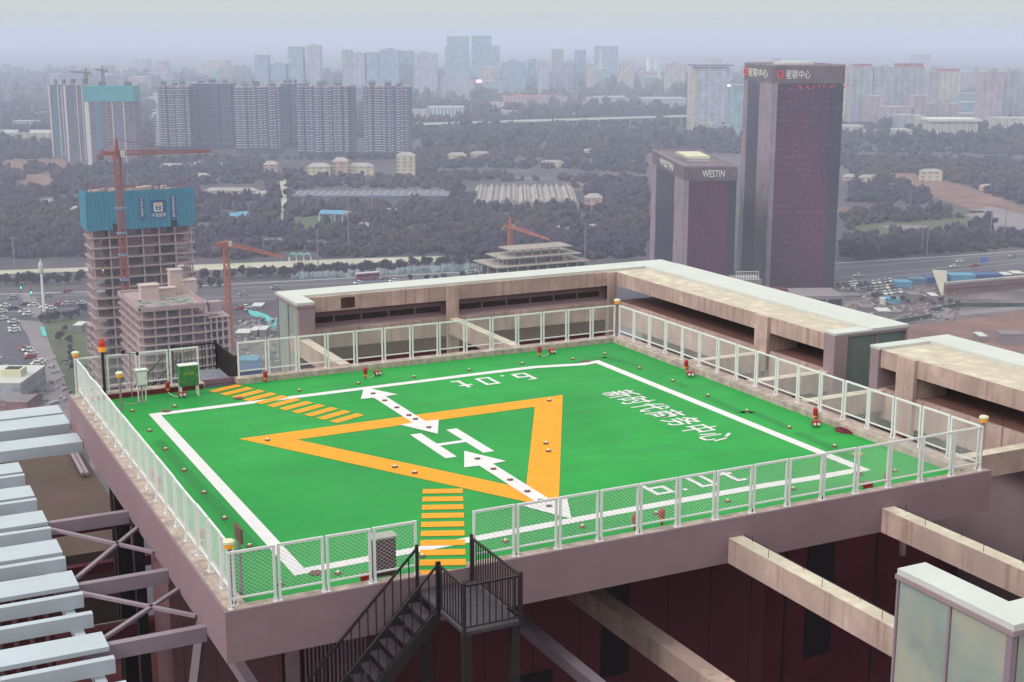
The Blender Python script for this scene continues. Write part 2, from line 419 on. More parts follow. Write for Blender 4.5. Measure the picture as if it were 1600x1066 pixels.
def fence(name, label, p0, p1, n, tilt=0):
    p0 = Vector((*p0, 0)); p1 = Vector((*p1, 0)); d = p1-p0; L = d.length/n; ang = math.atan2(d.y, d.x)
    root = thing('mesh_fence', label, 'fence', tuple(p0), 'white mesh fence runs round the helipad'); root.rotation_euler[2] = ang
    Lp = L-.05
    key = round(Lp, 3)
    if key not in proto:
        f, w = panel_parts(Lp)
        me = bpy.data.meshes.new('panel_frame'); me.from_pydata(f.v, [], f.f); me.materials.append(M['fence']); me.update()
        wm = bpy.data.meshes.new('wire_mesh'); wm.from_pydata([(x+fw_t, y, z) for x, y, z in w.v], [], w.f); wm.materials.append(M['mesh']); wm.update()
        proto[key] = (me, wm)
    for i in range(n):
        o = bpy.data.objects.new('fence_panel', proto[key][0]); col.objects.link(o); o.parent = root
        o.location = (i*L+.025, random.uniform(-.006, .006), random.uniform(-.004, .006)); o.rotation_euler = (random.uniform(-.008, .008), 0, random.uniform(-.006, .006))
        w = bpy.data.objects.new('wire_mesh', proto[key][1]); col.objects.link(w); w.parent = o
    return root
fence('f', 'short white mesh fence in front of the front left corner, left of the black stairs', (.10, .13), (4.32, .13), 4)
fence('f', 'long white mesh fence along the near right edge of the green deck', (5.62, .13), (20.80, .13), 14)
fence('f', 'white mesh fence on the far left edge behind the electric cabinets', (.20, 19.22), (4.32, 19.22), 4)
fence('f', 'long white mesh fence along the far edge below the concrete louvre wall', (5.60, 19.22), (20.66, 19.22), 14)
fence('f', 'white mesh fence along the left edge seen nearly end on', (.30, .24), (.30, 19.10), 18)
fence('f', 'long white mesh fence along the far right edge beside the concrete beams', (20.76, .22), (20.76, 19.12), 17)

# ---------------------------------------------------------------- lamps on the deck
def beacon(loc, h, label, lens='amber', post='steelm', grp=None, cat='lamp'):
    t = thing('beacon_lamp', label, cat, loc, grp); x, y, z = loc
    MB().tube((x, y, z), (x, y, z+h), .035, 8).box(x-.07, y-.07, z, x+.07, y+.07, z+.015).build('post', M[post], t)
    MB().lathe((x, y, z+h), [(.06, 0), (.105, .02), (.115, .10), (.10, .105)], 14).build('base_lens', M[lens], t)
    MB().lathe((x, y, z+h+.106), [(.11, 0), (.125, .01), (.125, .06), (.09, .085)], 14).build('cap', M['cream'], t)
    return t
beacon((.24, .36, -.0), 1.22, 'amber corner lamp with cream cap at the front left fence corner', grp='amber corner lamps on posts')
beacon((20.93, .30, 0), 1.28, 'amber corner lamp with cream cap at the right hand fence corner', grp='amber corner lamps on posts')
beacon((20.72, 19.22, 0), 1.27, 'amber corner lamp with cream cap at the farthest fence corner', grp='amber corner lamps on posts')
beacon((.30, 19.26, 0), 1.27, 'amber corner lamp with cream cap at the far left fence corner', grp='amber corner lamps on posts')
p = at(190, 640, ZD)
t = beacon((p.x, p.y, ZD), 1.05, 'small amber and cream lamp on a thin post near the far left fence')
# tall red obstruction lamp
x, y = 1.12, 19.05
t = thing('obstruction_lamp', 'red and orange cone lamp on a tall dark post above the far left fence', 'lamp', (x, y, ZD))
MB().tube((x, y, ZD), (x, y, 1.42), .05, 8).build('post', M['black'], t)
MB().lathe((x, y, 1.42), [(.13, 0), (.13, .05), (.11, .16)], 12).build('base_lens', M['amber'], t)
MB().lathe((x, y, 1.581), [(.105, 0), (.10, .12), (.05, .26), (.01, .28)], 12).build('red_lens', M['redl'], t)
# thin masts
p = at(222, 628, ZD); x, y = p.x, p.y
t = thing('lightning_rod', 'thin white rod standing behind the pale cabinet at the far left', 'rod', (x, y, ZD))
MB().tube((x, y, ZD), (x, y, .85), .022, 6).build('lower_tube', M['steelm'], t); MB().tube((x, y, .85), (x, y, 2.15), .014, 6, .006).build('rod', M['white'], t)
MB().tube((x, y, ZD), (x, y, ZD+.02), .09, 10).build('base_plate', M['steelm'], t)
p = at(221, 625, ZD); x, y = p.x-.28, p.y+.05
t = thing('wind_sensor', 'small black wind sensor with vane on a thin stem above the pale cabinet', 'wind sensor', (x, y, ZD))
MB().tube((x, y, ZD), (x, y, 1.45), .018, 6).build('stem', M['steelm'], t)
MB().tube((x-.2, y, 1.42), (x+.25, y, 1.36), .012, 6).box(x-.26, y-.01, 1.40, x-.14, y+.01, 1.52).lathe((x+.25, y, 1.30), [(.03, 0), (.05, .03), (.05, .1), (.02, .12)], 8).build('vane', M['black'], t)
# pale cabinet on legs
p = at(215, 628, ZD); x, y = p.x, p.y; z = ZD
t = thing('electric_cabinet', 'pale grey cabinet on thin white legs by the far left fence', 'cabinet', (x, y, z))
MB().box(x, y-.12, z+.55, x+.34, y+.12, z+1.05).build('case', M['glass'], t, bevel=.01)
MB().box(x-.02, y-.15, z+1.052, x+.36, y+.14, z+1.08).build('lid', M['white'], t)
for dx in (.04, .16, .28): MB().tube((x+dx, y, z), (x+dx, y, z+.549), .022, 6).build('leg', M['white'], t)
b = MB(); pts = [(x+.05, y-.1, z+.03), (x-.1, y-.3, z+.02), (x-.32, y-.25, z+.02), (x-.42, y-.12, z+.02)]
for a_, c_ in zip(pts[:-1], pts[1:]): b.tube(a_, c_, .015, 6)
b.build('cable', M['concrete'], t)
MB().box(x+.02, y-.132, z+.58, x+.32, y-.1205, z+1.02).build('door', M['white'], t); MB().box(x+.27, y-.145, z+.76, x+.29, y-.1325, z+.84).build('handle', M['chrome'], t)
# green cabinet
p = at(281, 620, ZD); x, y = p.x, p.y
M['gcab'] = mat('green_cabinet_paint', (.045, .20, .055), .55, .12, 3, spot=((.5, .5, .42), .8, 9))
t = thing('control_cabinet', 'green steel cabinet with worn panel and yellow characters beside the far left gate', 'cabinet', (x, y, z))
MB().box(x, y-.16, z+.36, x+.62, y+.16, z+1.05).build('case', M['gcab'], t, bevel=.012)
MB().box(x-.015, y-.18, z+1.052, x+.635, y+.17, z+1.08).build('lid', M['white'], t)
MB().box(x+.03, y-.175, z+.40, x+.59, y-.1605, z+1.01).build('door', M['gcab'], t)
MB().box(x+.55, y-.19, z+.66, x+.58, y-.1755, z+.74).build('handle', M['chrome'], t)
text('lettering', '配电箱', mat('yellow_lettering', (.45, .42, .05), .6, .1, 5), t, basis((x+.31, y-.178, z+.80), (1, 0, 0), (0, 0, 1)), .12)
for dx, dy in ((.03, -.12), (.59, -.12), (.03, .12), (.59, .12)): MB().box(x+dx-.025, y+dy-.025, z, x+dx+.025, y+dy+.025, z+.359).build('leg', M['white'], t)
# maroon box by the front fence
x, y = 3.45, .55
t = thing('control_box', 'dark maroon control box with pale lid behind the fence left of the stairs', 'cabinet', (x, y, z))
MB().box(x, y-.02, z+.12, x+.52, y+.26, z+.98).build('case', mat('maroon_box', (.10, .035, .045), .5, .1, 3), t, bevel=.01)
MB().box(x-.03, y-.06, z+.982, x+.55, y+.30, z+1.02).build('lid', mat('grey_lid', (.42, .42, .36), .5, .1, 4), t)
for dx in (.04, .48): MB().box(x+dx-.025, y, z, x+dx+.025, y+.24, z+.119).build('foot', M['steelm'], t)
# dark plate on a post behind the front left lamp
p = at(357, 935, ZD); x, y = .62, 1.0
t = thing('sign_plate', 'narrow dark slanted plate on a chained post behind the front left corner lamp', 'sign', (x, y, z))
MB().tube((x, y, z), (x, y, z+1.3), .04, 8).build('post', M['steelm'], t)
MB().prism([(x-.02, y+.25), (x+.02, y+.25), (x+.02, y-.25), (x-.02, y-.25)], z+1.301, z+1.62).build('plate', M['rust'], t)

# ---- flush lights
def flush(loc, label, grp, k):
    x, y, z = loc
    t = thing('flush_light', label, 'deck light', loc, grp)
    MB().lathe((x, y, z), [(.085, 0), (.085, .012), (.055, .04), (.045, .045)], 12).build('housing', M['rust'], t)
    MB().lathe((x, y, z+.0455), [(.045, 0), (.04, .02), (.02, .028)], 10).build('lens', M[k], t)
    return t
protos = {}
def put(pts, lv, lab, grp, k='cream', first=None):
    for i, q in enumerate(pts):
        p = at(q[0], q[1], ZD); loc = (p.x, p.y, ZD+.004*lv)
        lb = lab % nth(i+1) if '%' in lab else lab
        if k not in protos: protos[k] = flush(loc, lb, grp, k)
        else: dup(protos[k], loc, rz=random.uniform(0, 6), label=lb, group=grp)
EDG = 'deck edge lights outside the white border'
put([(207, 643), (234, 674), (259, 703), (288, 736), (319, 771), (351, 811), (390, 854)], 1, 'flush light beside the left border line, %s from its far end', EDG)
put([(273, 636), (468, 611), (560, 600), (647, 590), (733, 579), (816, 569), (895, 562), (945, 554)], 1, 'flush light beyond the far border line, %s from the left', EDG)
put([(999, 576), (1051, 596), (1106, 619), (1167, 643), (1233, 669), (1304, 698), (1398, 737)], 1, 'flush light beyond the right border line, %s from the far end', EDG)
put([(438, 914), (528, 897), (660, 870), (790, 847), (910, 824), (1025, 803), (1137, 784), (1239, 765), (1339, 751)], 1, 'flush light between front fence and border line, %s from the left', EDG)
ARR = 'lights set in the white arrows'
put([(583, 616), (601, 627), (620, 638), (639, 650), (649, 656), (670, 669)], 5, 'flush light in the far white arrow, %s from its far head', ARR, 'lens')
put([(746, 718), (771, 734), (797, 751), (824, 769), (845, 783), (858, 792)], 5, 'flush light in the near white arrow, %s from the letter H', ARR, 'lens')
TRI = 'lights set in the orange triangle'
put([(418, 689)], 3, 'flush light in the left tip of the orange triangle', TRI, 'lens')
put([(617, 731), (648, 740)], 3, 'flush light in the near band of the orange triangle, %s from the left', TRI, 'lens')
put([(858, 627), (853, 694), (857, 706)], 3, 'flush light in the right band of the orange triangle, %s from the far tip', TRI, 'lens')
# dark drain caps
for i, (q, lb) in enumerate([((260, 643), 'dark round drain at the far left border corner'), ((373, 623), 'dark round drain in the far left orange stripes'), ((916, 565), 'dark round drain near the farthest border corner'), ((494, 896), 'dark round drain on the border line near the front left corner'), ((1341, 741), 'dark round drain at the right border corner')]):
    p = at(*q, ZD); tag(MB().lathe((p.x, p.y, ZD+.013), [(.16, 0), (.16, .01), (.10, .03), (.04, .035)], 14).build('drain_cap', M['rust']), lb, 'drain', 'dark drains in the deck')
# ---- red lamps and twin floodlights
def redlamp(x, y, z, label):
    t = thing('red_lamp', label, 'lamp', (x, y, z), 'low red lamps along the deck edge')
    MB().tube((x, y, z), (x, y, z+.16), .03, 8).build('stem', M['red'], t)
    MB().lathe((x, y, z+.161), [(.055, 0), (.075, .02), (.075, .20), (.05, .24), (.03, .25)], 12).build('red_lens', M['red'], t)
    MB().lathe((x, y, z+.10), [(.035, 0), (.06, .02), (.06, .055), (.035, .06)], 12).build('amber_ring', M['amber'], t)
    return t
def twin(x, y, z, rz, label):
    t = thing('twin_floodlight', label, 'floodlight', (x, y, z), 'red twin floodlights on the deck')
    MB().box(x-.13, y-.08, z+.05, x+.13, y+.08, z+.19).build('case', M['red'], t, bevel=.01)
    MB().box(x-.10, y-.02, z, x-.07, y+.02, z+.049).box(x+.07, y-.02, z, x+.10, y+.02, z+.049).build('bracket', M['black'], t)
    for dx in (-.06, .06): MB().tube((x+dx, y-.0805, z+.11), (x+dx, y-.115, z+.105), .045, 12).build('lamp', M['lens'], t)
    t.rotation_euler[2] = rz; return t
pairs = [((260, 612), (285, 621), 'behind the left cabinets'), ((571, 592), (590, 587), 'left of the middle of the far fence'), ((843, 558), (863, 553), 'right of the middle of the far fence'), ((1086, 578), (1079, 589), 'at the far part of the right fence'), ((1287, 655), (1275, 667), 'beside the dark red cloth')]
for i, (a_, c_, w_) in enumerate(pairs):
    p = at(*a_, ZD); q = at(*c_, ZD)
    if i < 3: p.y = min(p.y, KY1-.06)
    else: p.x = min(p.x, KX1-.06)
    redlamp(p.x, p.y, ZD, 'red lamp on a short amber stem '+w_); twin(q.x, q.y, ZD, 0 if i < 3 else R(-25), 'red twin floodlight box '+w_)
    b = MB(); mid = (p+q)/2+Vector((-.1, -.12, 0)); k0 = Vector((p.x, p.y, ZD+.03)); k1 = Vector((mid.x, mid.y, ZD+.02)); k2 = Vector((q.x-.1, q.y, ZD+.03))
    b.tube(k0, k1, .012, 6).tube(k1, k2, .012, 6); tag(b.build('power_cable', M['white']), 'pale power cable on the deck '+w_, 'cable')
p = at(421, 602, ZD); redlamp(p.x, KY1-.08, ZD, 'red lamp just right of the far left walkway gate')
for q, w_ in (((1034, 820), 'behind the front fence below the 6.0t marking'), ((1385, 762), 'behind the front fence near the right corner'), ((992, 828), 'behind the front fence left of the 6.0t marking')):
    p = at(*q, ZD); p.y = max(p.y, KY0+.1); redlamp(p.x, p.y, ZD, 'red lamp '+w_)
for (x, y), w_ in (((.66, 9.6), 'in the middle of the left fence'), ((.66, 4.5), 'towards the near end of the left fence'), ((.64, 8.9), 'beside the other one in the middle of the left fence')): redlamp(x, y, ZD, 'red lamp inside the panels '+w_)
p = at(1355, 764, ZD); twin(p.x, max(p.y, KY0+.2), ZD, R(160), 'red floodlight box lying behind the front fence near the right corner')
p = at(572, 909, ZD); twin(p.x, max(p.y, KY0+.2), ZD, R(170), 'red floodlight box behind the front fence left of the control box')
b = MB(); p = at(1325, 673, ZD); b.lathe((p.x, p.y, ZD), [(.42, 0), (.40, .03), (.25, .08), (.08, .10)], 9)
o = b.build('folded_tarp', mat('dark_red_cloth', (.13, .01, .02), .9, .4, 5, bump=.6)); tag(o, 'dark red cloth heap lying by the right fence', 'cloth')
p = at(1340, 712, ZD)
o = MB().lathe((p.x, p.y, ZD+.01), [(.10, 0), (.16, .02), (.16, .05), (.10, .07)], 14).build('hose_coil', mat('yellow_hose', (.5, .45, .06), .6, .1, 8)); tag(o, 'small yellow hose coil near the right end of the deck', 'hose')

# ================================================================ stairs and walkway
def rail(b, p, q, h=1.1, n=10, w=.022, posts=(True, True)):
    p = Vector(p); q = Vector(q); U = Vector((0, 0, 1))
    b.bar(p+U*h, q+U*h, .045, .045); b.bar(p+U*.1, q+U*.1, .03, .03)
    for i in range(n+1):
        c = p+(q-p)*i/n
        b.bar(c+U*.1, c+U*h, w, w, (1, 0, 0))
    for e, on in ((p, posts[0]), (q, posts[1])):
        if on: b.bar(e-U*.15, e+U*(h+.08), .06, .06, (1, 0, 0))
M['tread'] = mat('grey_steel_tread', (.06, .045, .06), .55, .2, 5, bump=.3)
st = thing('access_stairs', 'black steel staircase with barred railings at the front edge of the helipad', 'stairs', (4.9, -1.2, -7))
zl = -.30; y1 = -2.46; xa, xr = 4.24, 5.52; RH = 1.0
MB().box(xa, y1, zl-.08, xr, -.01, zl).build('landing', M['tread'], st)
b = MB(); rail(b, (xr, -.05, zl), (xr, y1, zl), RH, n=20); b.build('railing', M['black'], st)
b = MB(); rail(b, (xr, y1, zl), (xa, y1, zl), RH, n=9, posts=(False, True)); b.build('railing', M['black'], st)
b = MB(); rail(b, (xa, y1, zl), (xa, -1.2, zl), RH, n=9, posts=(False, True)); b.build('railing', M['black'], st)
def flight(x0, z0, x1, z1, ya, yb, n):
    b = MB()
    for i in range(n):
        f = (i+.5)/n; x = x0+(x1-x0)*f; z = z0+(z1-z0)*(i+1)/n; w = abs(x1-x0)/n
        b.box(x-w/2-.02, ya+.03, z-.03, x+w/2+.02, yb-.03, z)
    b.build('treads', M['tread'], st)
    b = MB(); b.bar((x0, ya, z0-.15), (x1, ya, z1-.15), .05, .24); b.bar((x0, yb, z0-.15), (x1, yb, z1-.15), .05, .24); b.build('stringers', M['black'], st)
    for y in (ya, yb): b = MB(); rail(b, (x0, y, z0), (x1, y, z1), RH, n=13); b.build('railing', M['black'], st)
flight(4.2, zl, 1.7, -2.8, -1.2, -.10, 11)
MB().box(.7, -2.4, -2.88, 1.7, -.05, -2.8).build('landing', M['tread'], st)
flight(1.75, -2.8, 4.5, -5.4, -2.4, -1.3, 11)
MB().box(4.5, -2.4, -5.48, 6.0, -.05, -5.4).build('landing', M['tread'], st)
b = MB(); rail(b, (6.0, -2.4, -5.4), (6.0, -.1, -5.4), n=12); b.build('railing', M['black'], st)
b = MB(); rail(b, (4.6, -2.4, -5.4), (9.5, -2.4, -5.4), n=34); b.build('railing', M['black'], st)
MB().box(6.0, -2.45, -5.48, 9.6, -1.0, -5.4).build('gallery_floor', M['tread'], st)
for x, y, zt in ((4.33, y1+.1, zl-.081), (5.42, y1+.1, zl-.081), (4.33, -.2, zl-.081), (.8, -2.3, -2.881), (9.4, -2.3, -5.481)):
    MB().box(x-.09, y-.09, -14, x+.09, y+.09, zt).build('column', M['black'], st)

wk = thing('walkway_bridge', 'grey steel footbridge with dark barred railings at the far left opening', 'walkway', (5, 20.4, -.4))
MB().box(4.0, 19.50, -.44, 5.66, 22.1, -.30).build('deck_plate', mat('blue_grey_steel_floor', (.20, .19, .25), .5, .2, 3, bump=.2), wk)
MB().box(4.42, 18.99, -.19+.006, 5.53, 19.495, -.17).build('ramp', M['tread'], wk)
for x, a0, a1 in ((5.62, 19.42, 22.05),):
    b = MB(); rail(b, (x, a0, -.3), (x, a1, -.3), .96, n=24); b.build('railing', M['black'], wk)
b = MB(); rail(b, (5.62, 22.05, -.3), (4.05, 22.05, -.3), .96, n=12); b.build('railing', M['black'], wk)
b = MB(); rail(b, (4.0, 20.6, -.3), (1.5, 20.6, -2.6), .96, n=14); rail(b, (4.0, 21.9, -.3), (1.5, 21.9, -2.6), .96, n=14); b.build('railing', M['black'], wk)
b = MB()
for i in range(10): b.box(3.72-i*.25, 20.65, -.58-i*.23, 3.97-i*.25, 21.85, -.54-i*.23)
b.build('treads', M['tread'], wk)

# ================================================================ the tower under the helipad
tw = thing('office_tower', 'the tower below the helipad with concrete roof frames, cross beams and maroon walls', 'building', (14, 10, G))
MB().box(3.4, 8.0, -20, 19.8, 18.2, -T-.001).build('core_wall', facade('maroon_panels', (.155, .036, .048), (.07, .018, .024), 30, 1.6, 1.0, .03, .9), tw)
MB().box(.12, 6.0, -20, 2.9, 7.9, -T-.001).build('pier_wall', facade('mauve_panels', (.20, .09, .105), (.13, .06, .07), 30, .8, 1.0, .04, .8), tw)
MB().box(3.0, 5.9, -20, 3.35, 6.2, -T-.001).build('column', M['pier'], tw)
b = MB()
for i in range(16): b.box(3.5+i*.11, 5.95, -9, 3.54+i*.11, 5.99, -1.2)
for zz in (-2, -4, -6, -8): b.box(3.42, 5.96, zz, 5.3, 5.985, zz+.06)
b.build('grille', M['steelm'], tw)
for i, (x, y) in enumerate([(2.0, 9.5), (2.0, 12.5), (2.0, 15.2), (1.2, 17.6)]):
    MB().box(x-.16, y-.16, -12, x+.16, y+.16, -T-.001).build('column', M['black'], tw)
MB().box(13.6, 7.96, -8, 14.6, 7.999, -3.6).build('door', M['black'], tw)
MB().box(10.5, 7.96, -11, 11.9, 7.999, -7.3).build('door', M['black'], tw)
# roof floors at several heights
MB().box(3, -9.0, -12.4, 29, 27.6, -12).build('roof_floor', M['dark2'], tw)
MB().box(-14, -16, -12.4, 2.99, 25.99, -12).build('roof_floor', M['dark2'], tw)
MB().box(-14, 26, -12, 3.3, 41, -8).build('roof_terrace', mat('brown_terrace', (.11, .055, .052), .9, .3, .5, c2=(.10, .07, .052), s2=.4), tw)
MB().box(3, -16, -14, 12, -9.1, -13).build('roof_floor', M['dark2'], tw)
MB().box(-14, -16, G, 2.9, 41, -12.41).build('tower_wall', M['pier'], tw)
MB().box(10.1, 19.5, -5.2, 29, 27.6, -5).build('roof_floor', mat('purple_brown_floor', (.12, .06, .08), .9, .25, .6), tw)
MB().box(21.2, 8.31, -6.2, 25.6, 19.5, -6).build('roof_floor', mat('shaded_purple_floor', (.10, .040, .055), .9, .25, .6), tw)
MB().box(3.1, -8.9, G, 28.9, 29.0, -12.41).build('tower_wall', M['pier'], tw)
# terrace furniture
p = Vector((-.3, 22, -8))
b = MB().box(-3.3, 24.0, -8, -1.4, 26.2, -6.6); b.build('plant_box', M['pier'], tw)
MB().box(-3.45, 23.9, -6.59, -1.3, 26.35, -6.5).build('plant_box_lid', M['steelm'], tw)
MB().box(-3.9, 26.3, -8, -2.4, 31.0, -7.0).build('duct', mat('pinkish_duct', (.36, .25, .23), .7, .1, 1), tw)
MB().box(-3.7, 31.5, -8, -2.9, 32.4, -6.6).build('vent_box', M['cap'], tw)
for dx in (0, 7): MB().tube(tuple(at(110+dx, 704, -7.8)), tuple(at(130+dx, 741, -7.8)), .09, 8).build('pipe', M['steelm'], tw)
# left inner facade glimpsed below the louvres
MB().box(-14, 12.0, -12, -1.9, 12.4, -2.9).build('gallery_wall', M['dark'], tw)
b = MB()
for i in range(29): b.box(-13.9+i*.42, 11.86, -11.9, -13.78+i*.42, 11.999, -2.95)
for zz in (-3.0, -5.4, -7.8, -10.2): b.box(-13.95, 11.80, zz-.22, -1.85, 11.859, zz)
tag(b.build('wall_ribs', mat('brown_ribs', (.25, .12, .12), .8, .3, .7), tw))
for x_, y_ in ((.5, 9.0), (.5, 11.6), (.5, 14.3), (.9, 17.2), (1.3, 6.9)):
    MB().box(x_-.14, y_-.14, -12, x_+.14, y_+.14, -T-.001).build('column', M['black'], tw)
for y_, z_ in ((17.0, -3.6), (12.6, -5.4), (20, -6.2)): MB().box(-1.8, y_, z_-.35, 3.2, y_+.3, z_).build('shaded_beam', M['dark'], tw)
b = MB()
for i in range(12): b.box(-1.4+i*.36, 14.0, -6.9, -1.36+i*.36, 14.04, -5.9)
b.box(-1.5, 13.98, -5.9, 3.0, 14.06, -5.82).box(-1.5, 13.98, -7.0, 3.0, 14.06, -6.901); b.build('gallery_railing', M['pier'], tw)
b = MB()
for i in range(40): b.box(-8+i*.42, 8.5, -6.59, -7.97+i*.42, 8.53, -5.5)
b.box(-8, 8.47, -5.5, 8.8, 8.56, -5.42); b.build('barred_railing', M['pier'], tw)
MB().box(-8, -1.0, -7.98, 3.0, -.6, -5.2).build('low_wall', M['dark'], tw)
b = MB().bar((.4, 4.5, -1.5), (3.2, -4.5, -7.2), .25, .25); b.build('diagonal_brace', M['steelm'], tw)
b = MB().bar((1.0, 5.9, -2.0), (-1.5, 1.5, -9), .2, .3); b.build('diagonal_brace', M['steelm'], tw)

# ---- cross beams between helipad and the roof frames
for x in (12.46, 17.28): MB().box(x, -8.3, -1.14, x+.42, -.003, -.5).build('cross_beam', M['concrete'], tw)
for x in (12.46, 17.28): MB().box(x+.006, -8.3, -.4995, x+.414, -.003, -.493).build('beam_top', M['conc_top'], tw)
for x in (12.46, 17.28):
    b = MB()
    for i in range(8): b.bar((x+(.08 if i % 2 else .34), -.5-i*.98, -.492), (x+(.08 if i % 2 else .34), -.5-i*.98, -.30), .010)
    b.bar((x+.44, -.01, -.50), (x+.44, -8.2, -.50), .022); b.build('cable_pins', M['black'], tw)
for x in (10.05, 17.2): MB().box(x, B+.003, -1.2, x+.42, 27.5, -.5).build('cross_beam', M['concrete'], tw); MB().box(x+.006, B+.003, -.4995, x+.414, 27.5, -.493).build('beam_top', M['conc_top'], tw)
for y in (15.9, 12.35, 9.35, 2.25): MB().box(A+.003, y, -1.2, 25.6, y+.42, -.5).build('cross_beam', M['concrete'], tw); MB().box(A+.003, y+.006, -.4995, 25.6, y+.414, -.493).build('beam_top', M['conc_top'], tw)
MB().box(8.2, -9, -3.3, 8.5, 7.9, -3.0).build('lower_beam', M['steelm'], tw)
MB().box(10.9, -9, -3.8, 11.4, 7.9, -3.2).build('lower_beam', M['concrete'], tw)

# ---- roof frame behind: back run x 10..29
def frame_piece(name, m, *bx):
    b = MB()
    for q in bx: b.box(*q)
    return b.build(name, M[m], tw)
frame_piece('roof_frame', 'concrete', (10.8, 27.6, .27, 25.6, 29.0, .90), (10.8, 27.6, -1.3, 25.6, 29.0, -.48), (17.13, 27.42, -5, 17.66, 27.599, .93), (25.2, 27.42, -5, 25.6, 27.599, .90))
frame_piece('coping', 'cap', (10.0, 27.75, .901, 29.05, 29.12, 1.0), (10.0, 26.2, .901, 10.75, 27.749, 1.0))
frame_piece('coping_edge', 'pier', (9.97, 26.17, .80, 10.02, 29.14, .9005), (10.021, 26.17, .80, 10.78, 26.199, .9005))
frame_piece('end_pier', 'pier', (10.06, 26.2, -9, 10.74, 26.5, .80))
frame_piece('glass_panel', 'glass', (10.08, 26.51, -9, 10.14, 27.6, .79)); frame_piece('glass_panel', 'glass', (10.08, 27.68, -9, 10.14, 29.0, .79))
frame_piece('mullion', 'steelm', (10.05, 27.61, -9, 10.16, 27.67, .79), (10.05, 29.001, -9, 10.2, 29.08, .79))
MB().box(12.35, 27.57, .36, 12.95, 27.6-.002, .80).box(12.62, 27.55, .36, 12.66, 27.569, .80).build('rusty_hatch', mat('dark_rust', (.09, .03, .025), .8, .3, 4), tw)
frame_piece('recessed_wall', 'fascia', (10.8, 27.95, -.479, 25.6, 28.9, .269))
for s0, s1 in ((10.9, 17.05), (17.8, 25.0)):
    b = MB(); n = int((s1-s0)/1.2); w_ = (s1-s0)/n
    for i in range(n):
        for k in range(5): b.box(s0+i*w_+.05, 27.90, -.24+k*.05, s0+(i+1)*w_-.05, 27.945, -.215+k*.05)
    b.build('louvre_strip', M['black'], tw)
frame_piece('sill', 'pier', (10.8, 27.7, -.479, 25.6, 27.949, -.40))
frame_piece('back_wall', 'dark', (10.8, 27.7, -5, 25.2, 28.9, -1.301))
# ---- right run, first part
frame_piece('roof_frame', 'concrete', (25.6, 12.7, .28, 27.3, 27.599, .895), (25.6, 12.7, -1.5, 28.9, 27.599, -.46), (25.45, 15.9, -6, 25.599, 16.7, .90), (25.601, 15.95, -.459, 27.0, 16.65, .279))
frame_piece('frame_top', 'conc_top', (25.6, 12.75, .896, 27.3, 27.70, .905))
M['ledge'] = mat('red_brown_ledge', (.22, .095, .085), .9, .25, 1)
frame_piece('ledge_floor', 'ledge', (25.8, 12.75, -.4595, 28.19, 27.5, -.45))
frame_piece('ledge_floor', 'ledge', (25.8, -9, -.4595, 28.19, 9.55, -.45))
frame_piece('coping', 'cap', (27.3, 12.1, .906, 29.05, 27.749, 1.02), (25.62, 12.1, .906, 27.299, 12.74, .98))
frame_piece('outer_wall', 'pier', (28.4, 12.3, -9, 29.0, 27.7, .895), (25.6, 27.6, .28, 29.0, 27.74, .895))
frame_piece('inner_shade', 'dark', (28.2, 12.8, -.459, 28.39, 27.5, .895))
frame_piece('lower_wall', 'pier', (27.0, 12.8, -6, 28.3, 27.4, -1.501))
frame_piece('end_pier', 'pier', (25.6, 12.1, -6, 26.2, 12.69, .90))
frame_piece('glass_panel', 'glassd', (26.25, 12.2, -9, 27.6, 12.26, .80)); frame_piece('glass_panel', 'glassd', (27.68, 12.2, -9, 28.95, 12.26, .80))
frame_piece('mullion', 'pier', (26.21, 12.12, .801, 29.04, 12.3, .9055), (27.61, 12.17, -9, 27.67, 12.28, .80), (28.96, 12.12, -9, 29.04, 12.29, .80))
# ---- right run, second part
frame_piece('roof_frame', 'concrete', (25.6, -9, .28, 27.3, 9.65, .895), (25.6, -9, -1.5, 28.9, 9.65, -.46), (25.45, 7.85, -6, 25.599, 8.7, .90), (25.601, 7.9, -.459, 27.0, 8.65, .279))
frame_piece('frame_top', 'conc_top', (25.6, -9, .896, 27.75, 9.60, .905))
frame_piece('coping', 'cap', (27.751, -9, .906, 29.05, 10.12, 1.02), (25.5, 9.61, .906, 27.75, 10.12, 1.0))
frame_piece('outer_wall', 'pier', (28.4, -9, -9, 29.0, 10.0, .895))
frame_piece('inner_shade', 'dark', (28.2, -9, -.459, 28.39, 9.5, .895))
frame_piece('lower_wall', 'pier', (27.0, -9, -6, 28.3, 9.5, -1.501))
frame_piece('end_pier', 'pier', (25.5, 9.66, -6, 28.39, 10.08, .905))
frame_piece('core_wall', 'dark', (19.81, 8.0, -12, 28.19, 8.3, -1.7))
frame_piece('door', 'black', (21.5, 7.96, -9, 22.6, 7.999, -4.2))
frame_piece('wall_joint', 'black', (20.6, 7.97, -12, 20.66, 7.999, -1.7))
frame_piece('wall_joint', 'black', (24.4, 7.97, -12, 24.46, 7.999, -1.7))
frame_piece('hanging_wire', 'black', (25.5, 3.9, -1.2, 25.51, 3.91, .28))
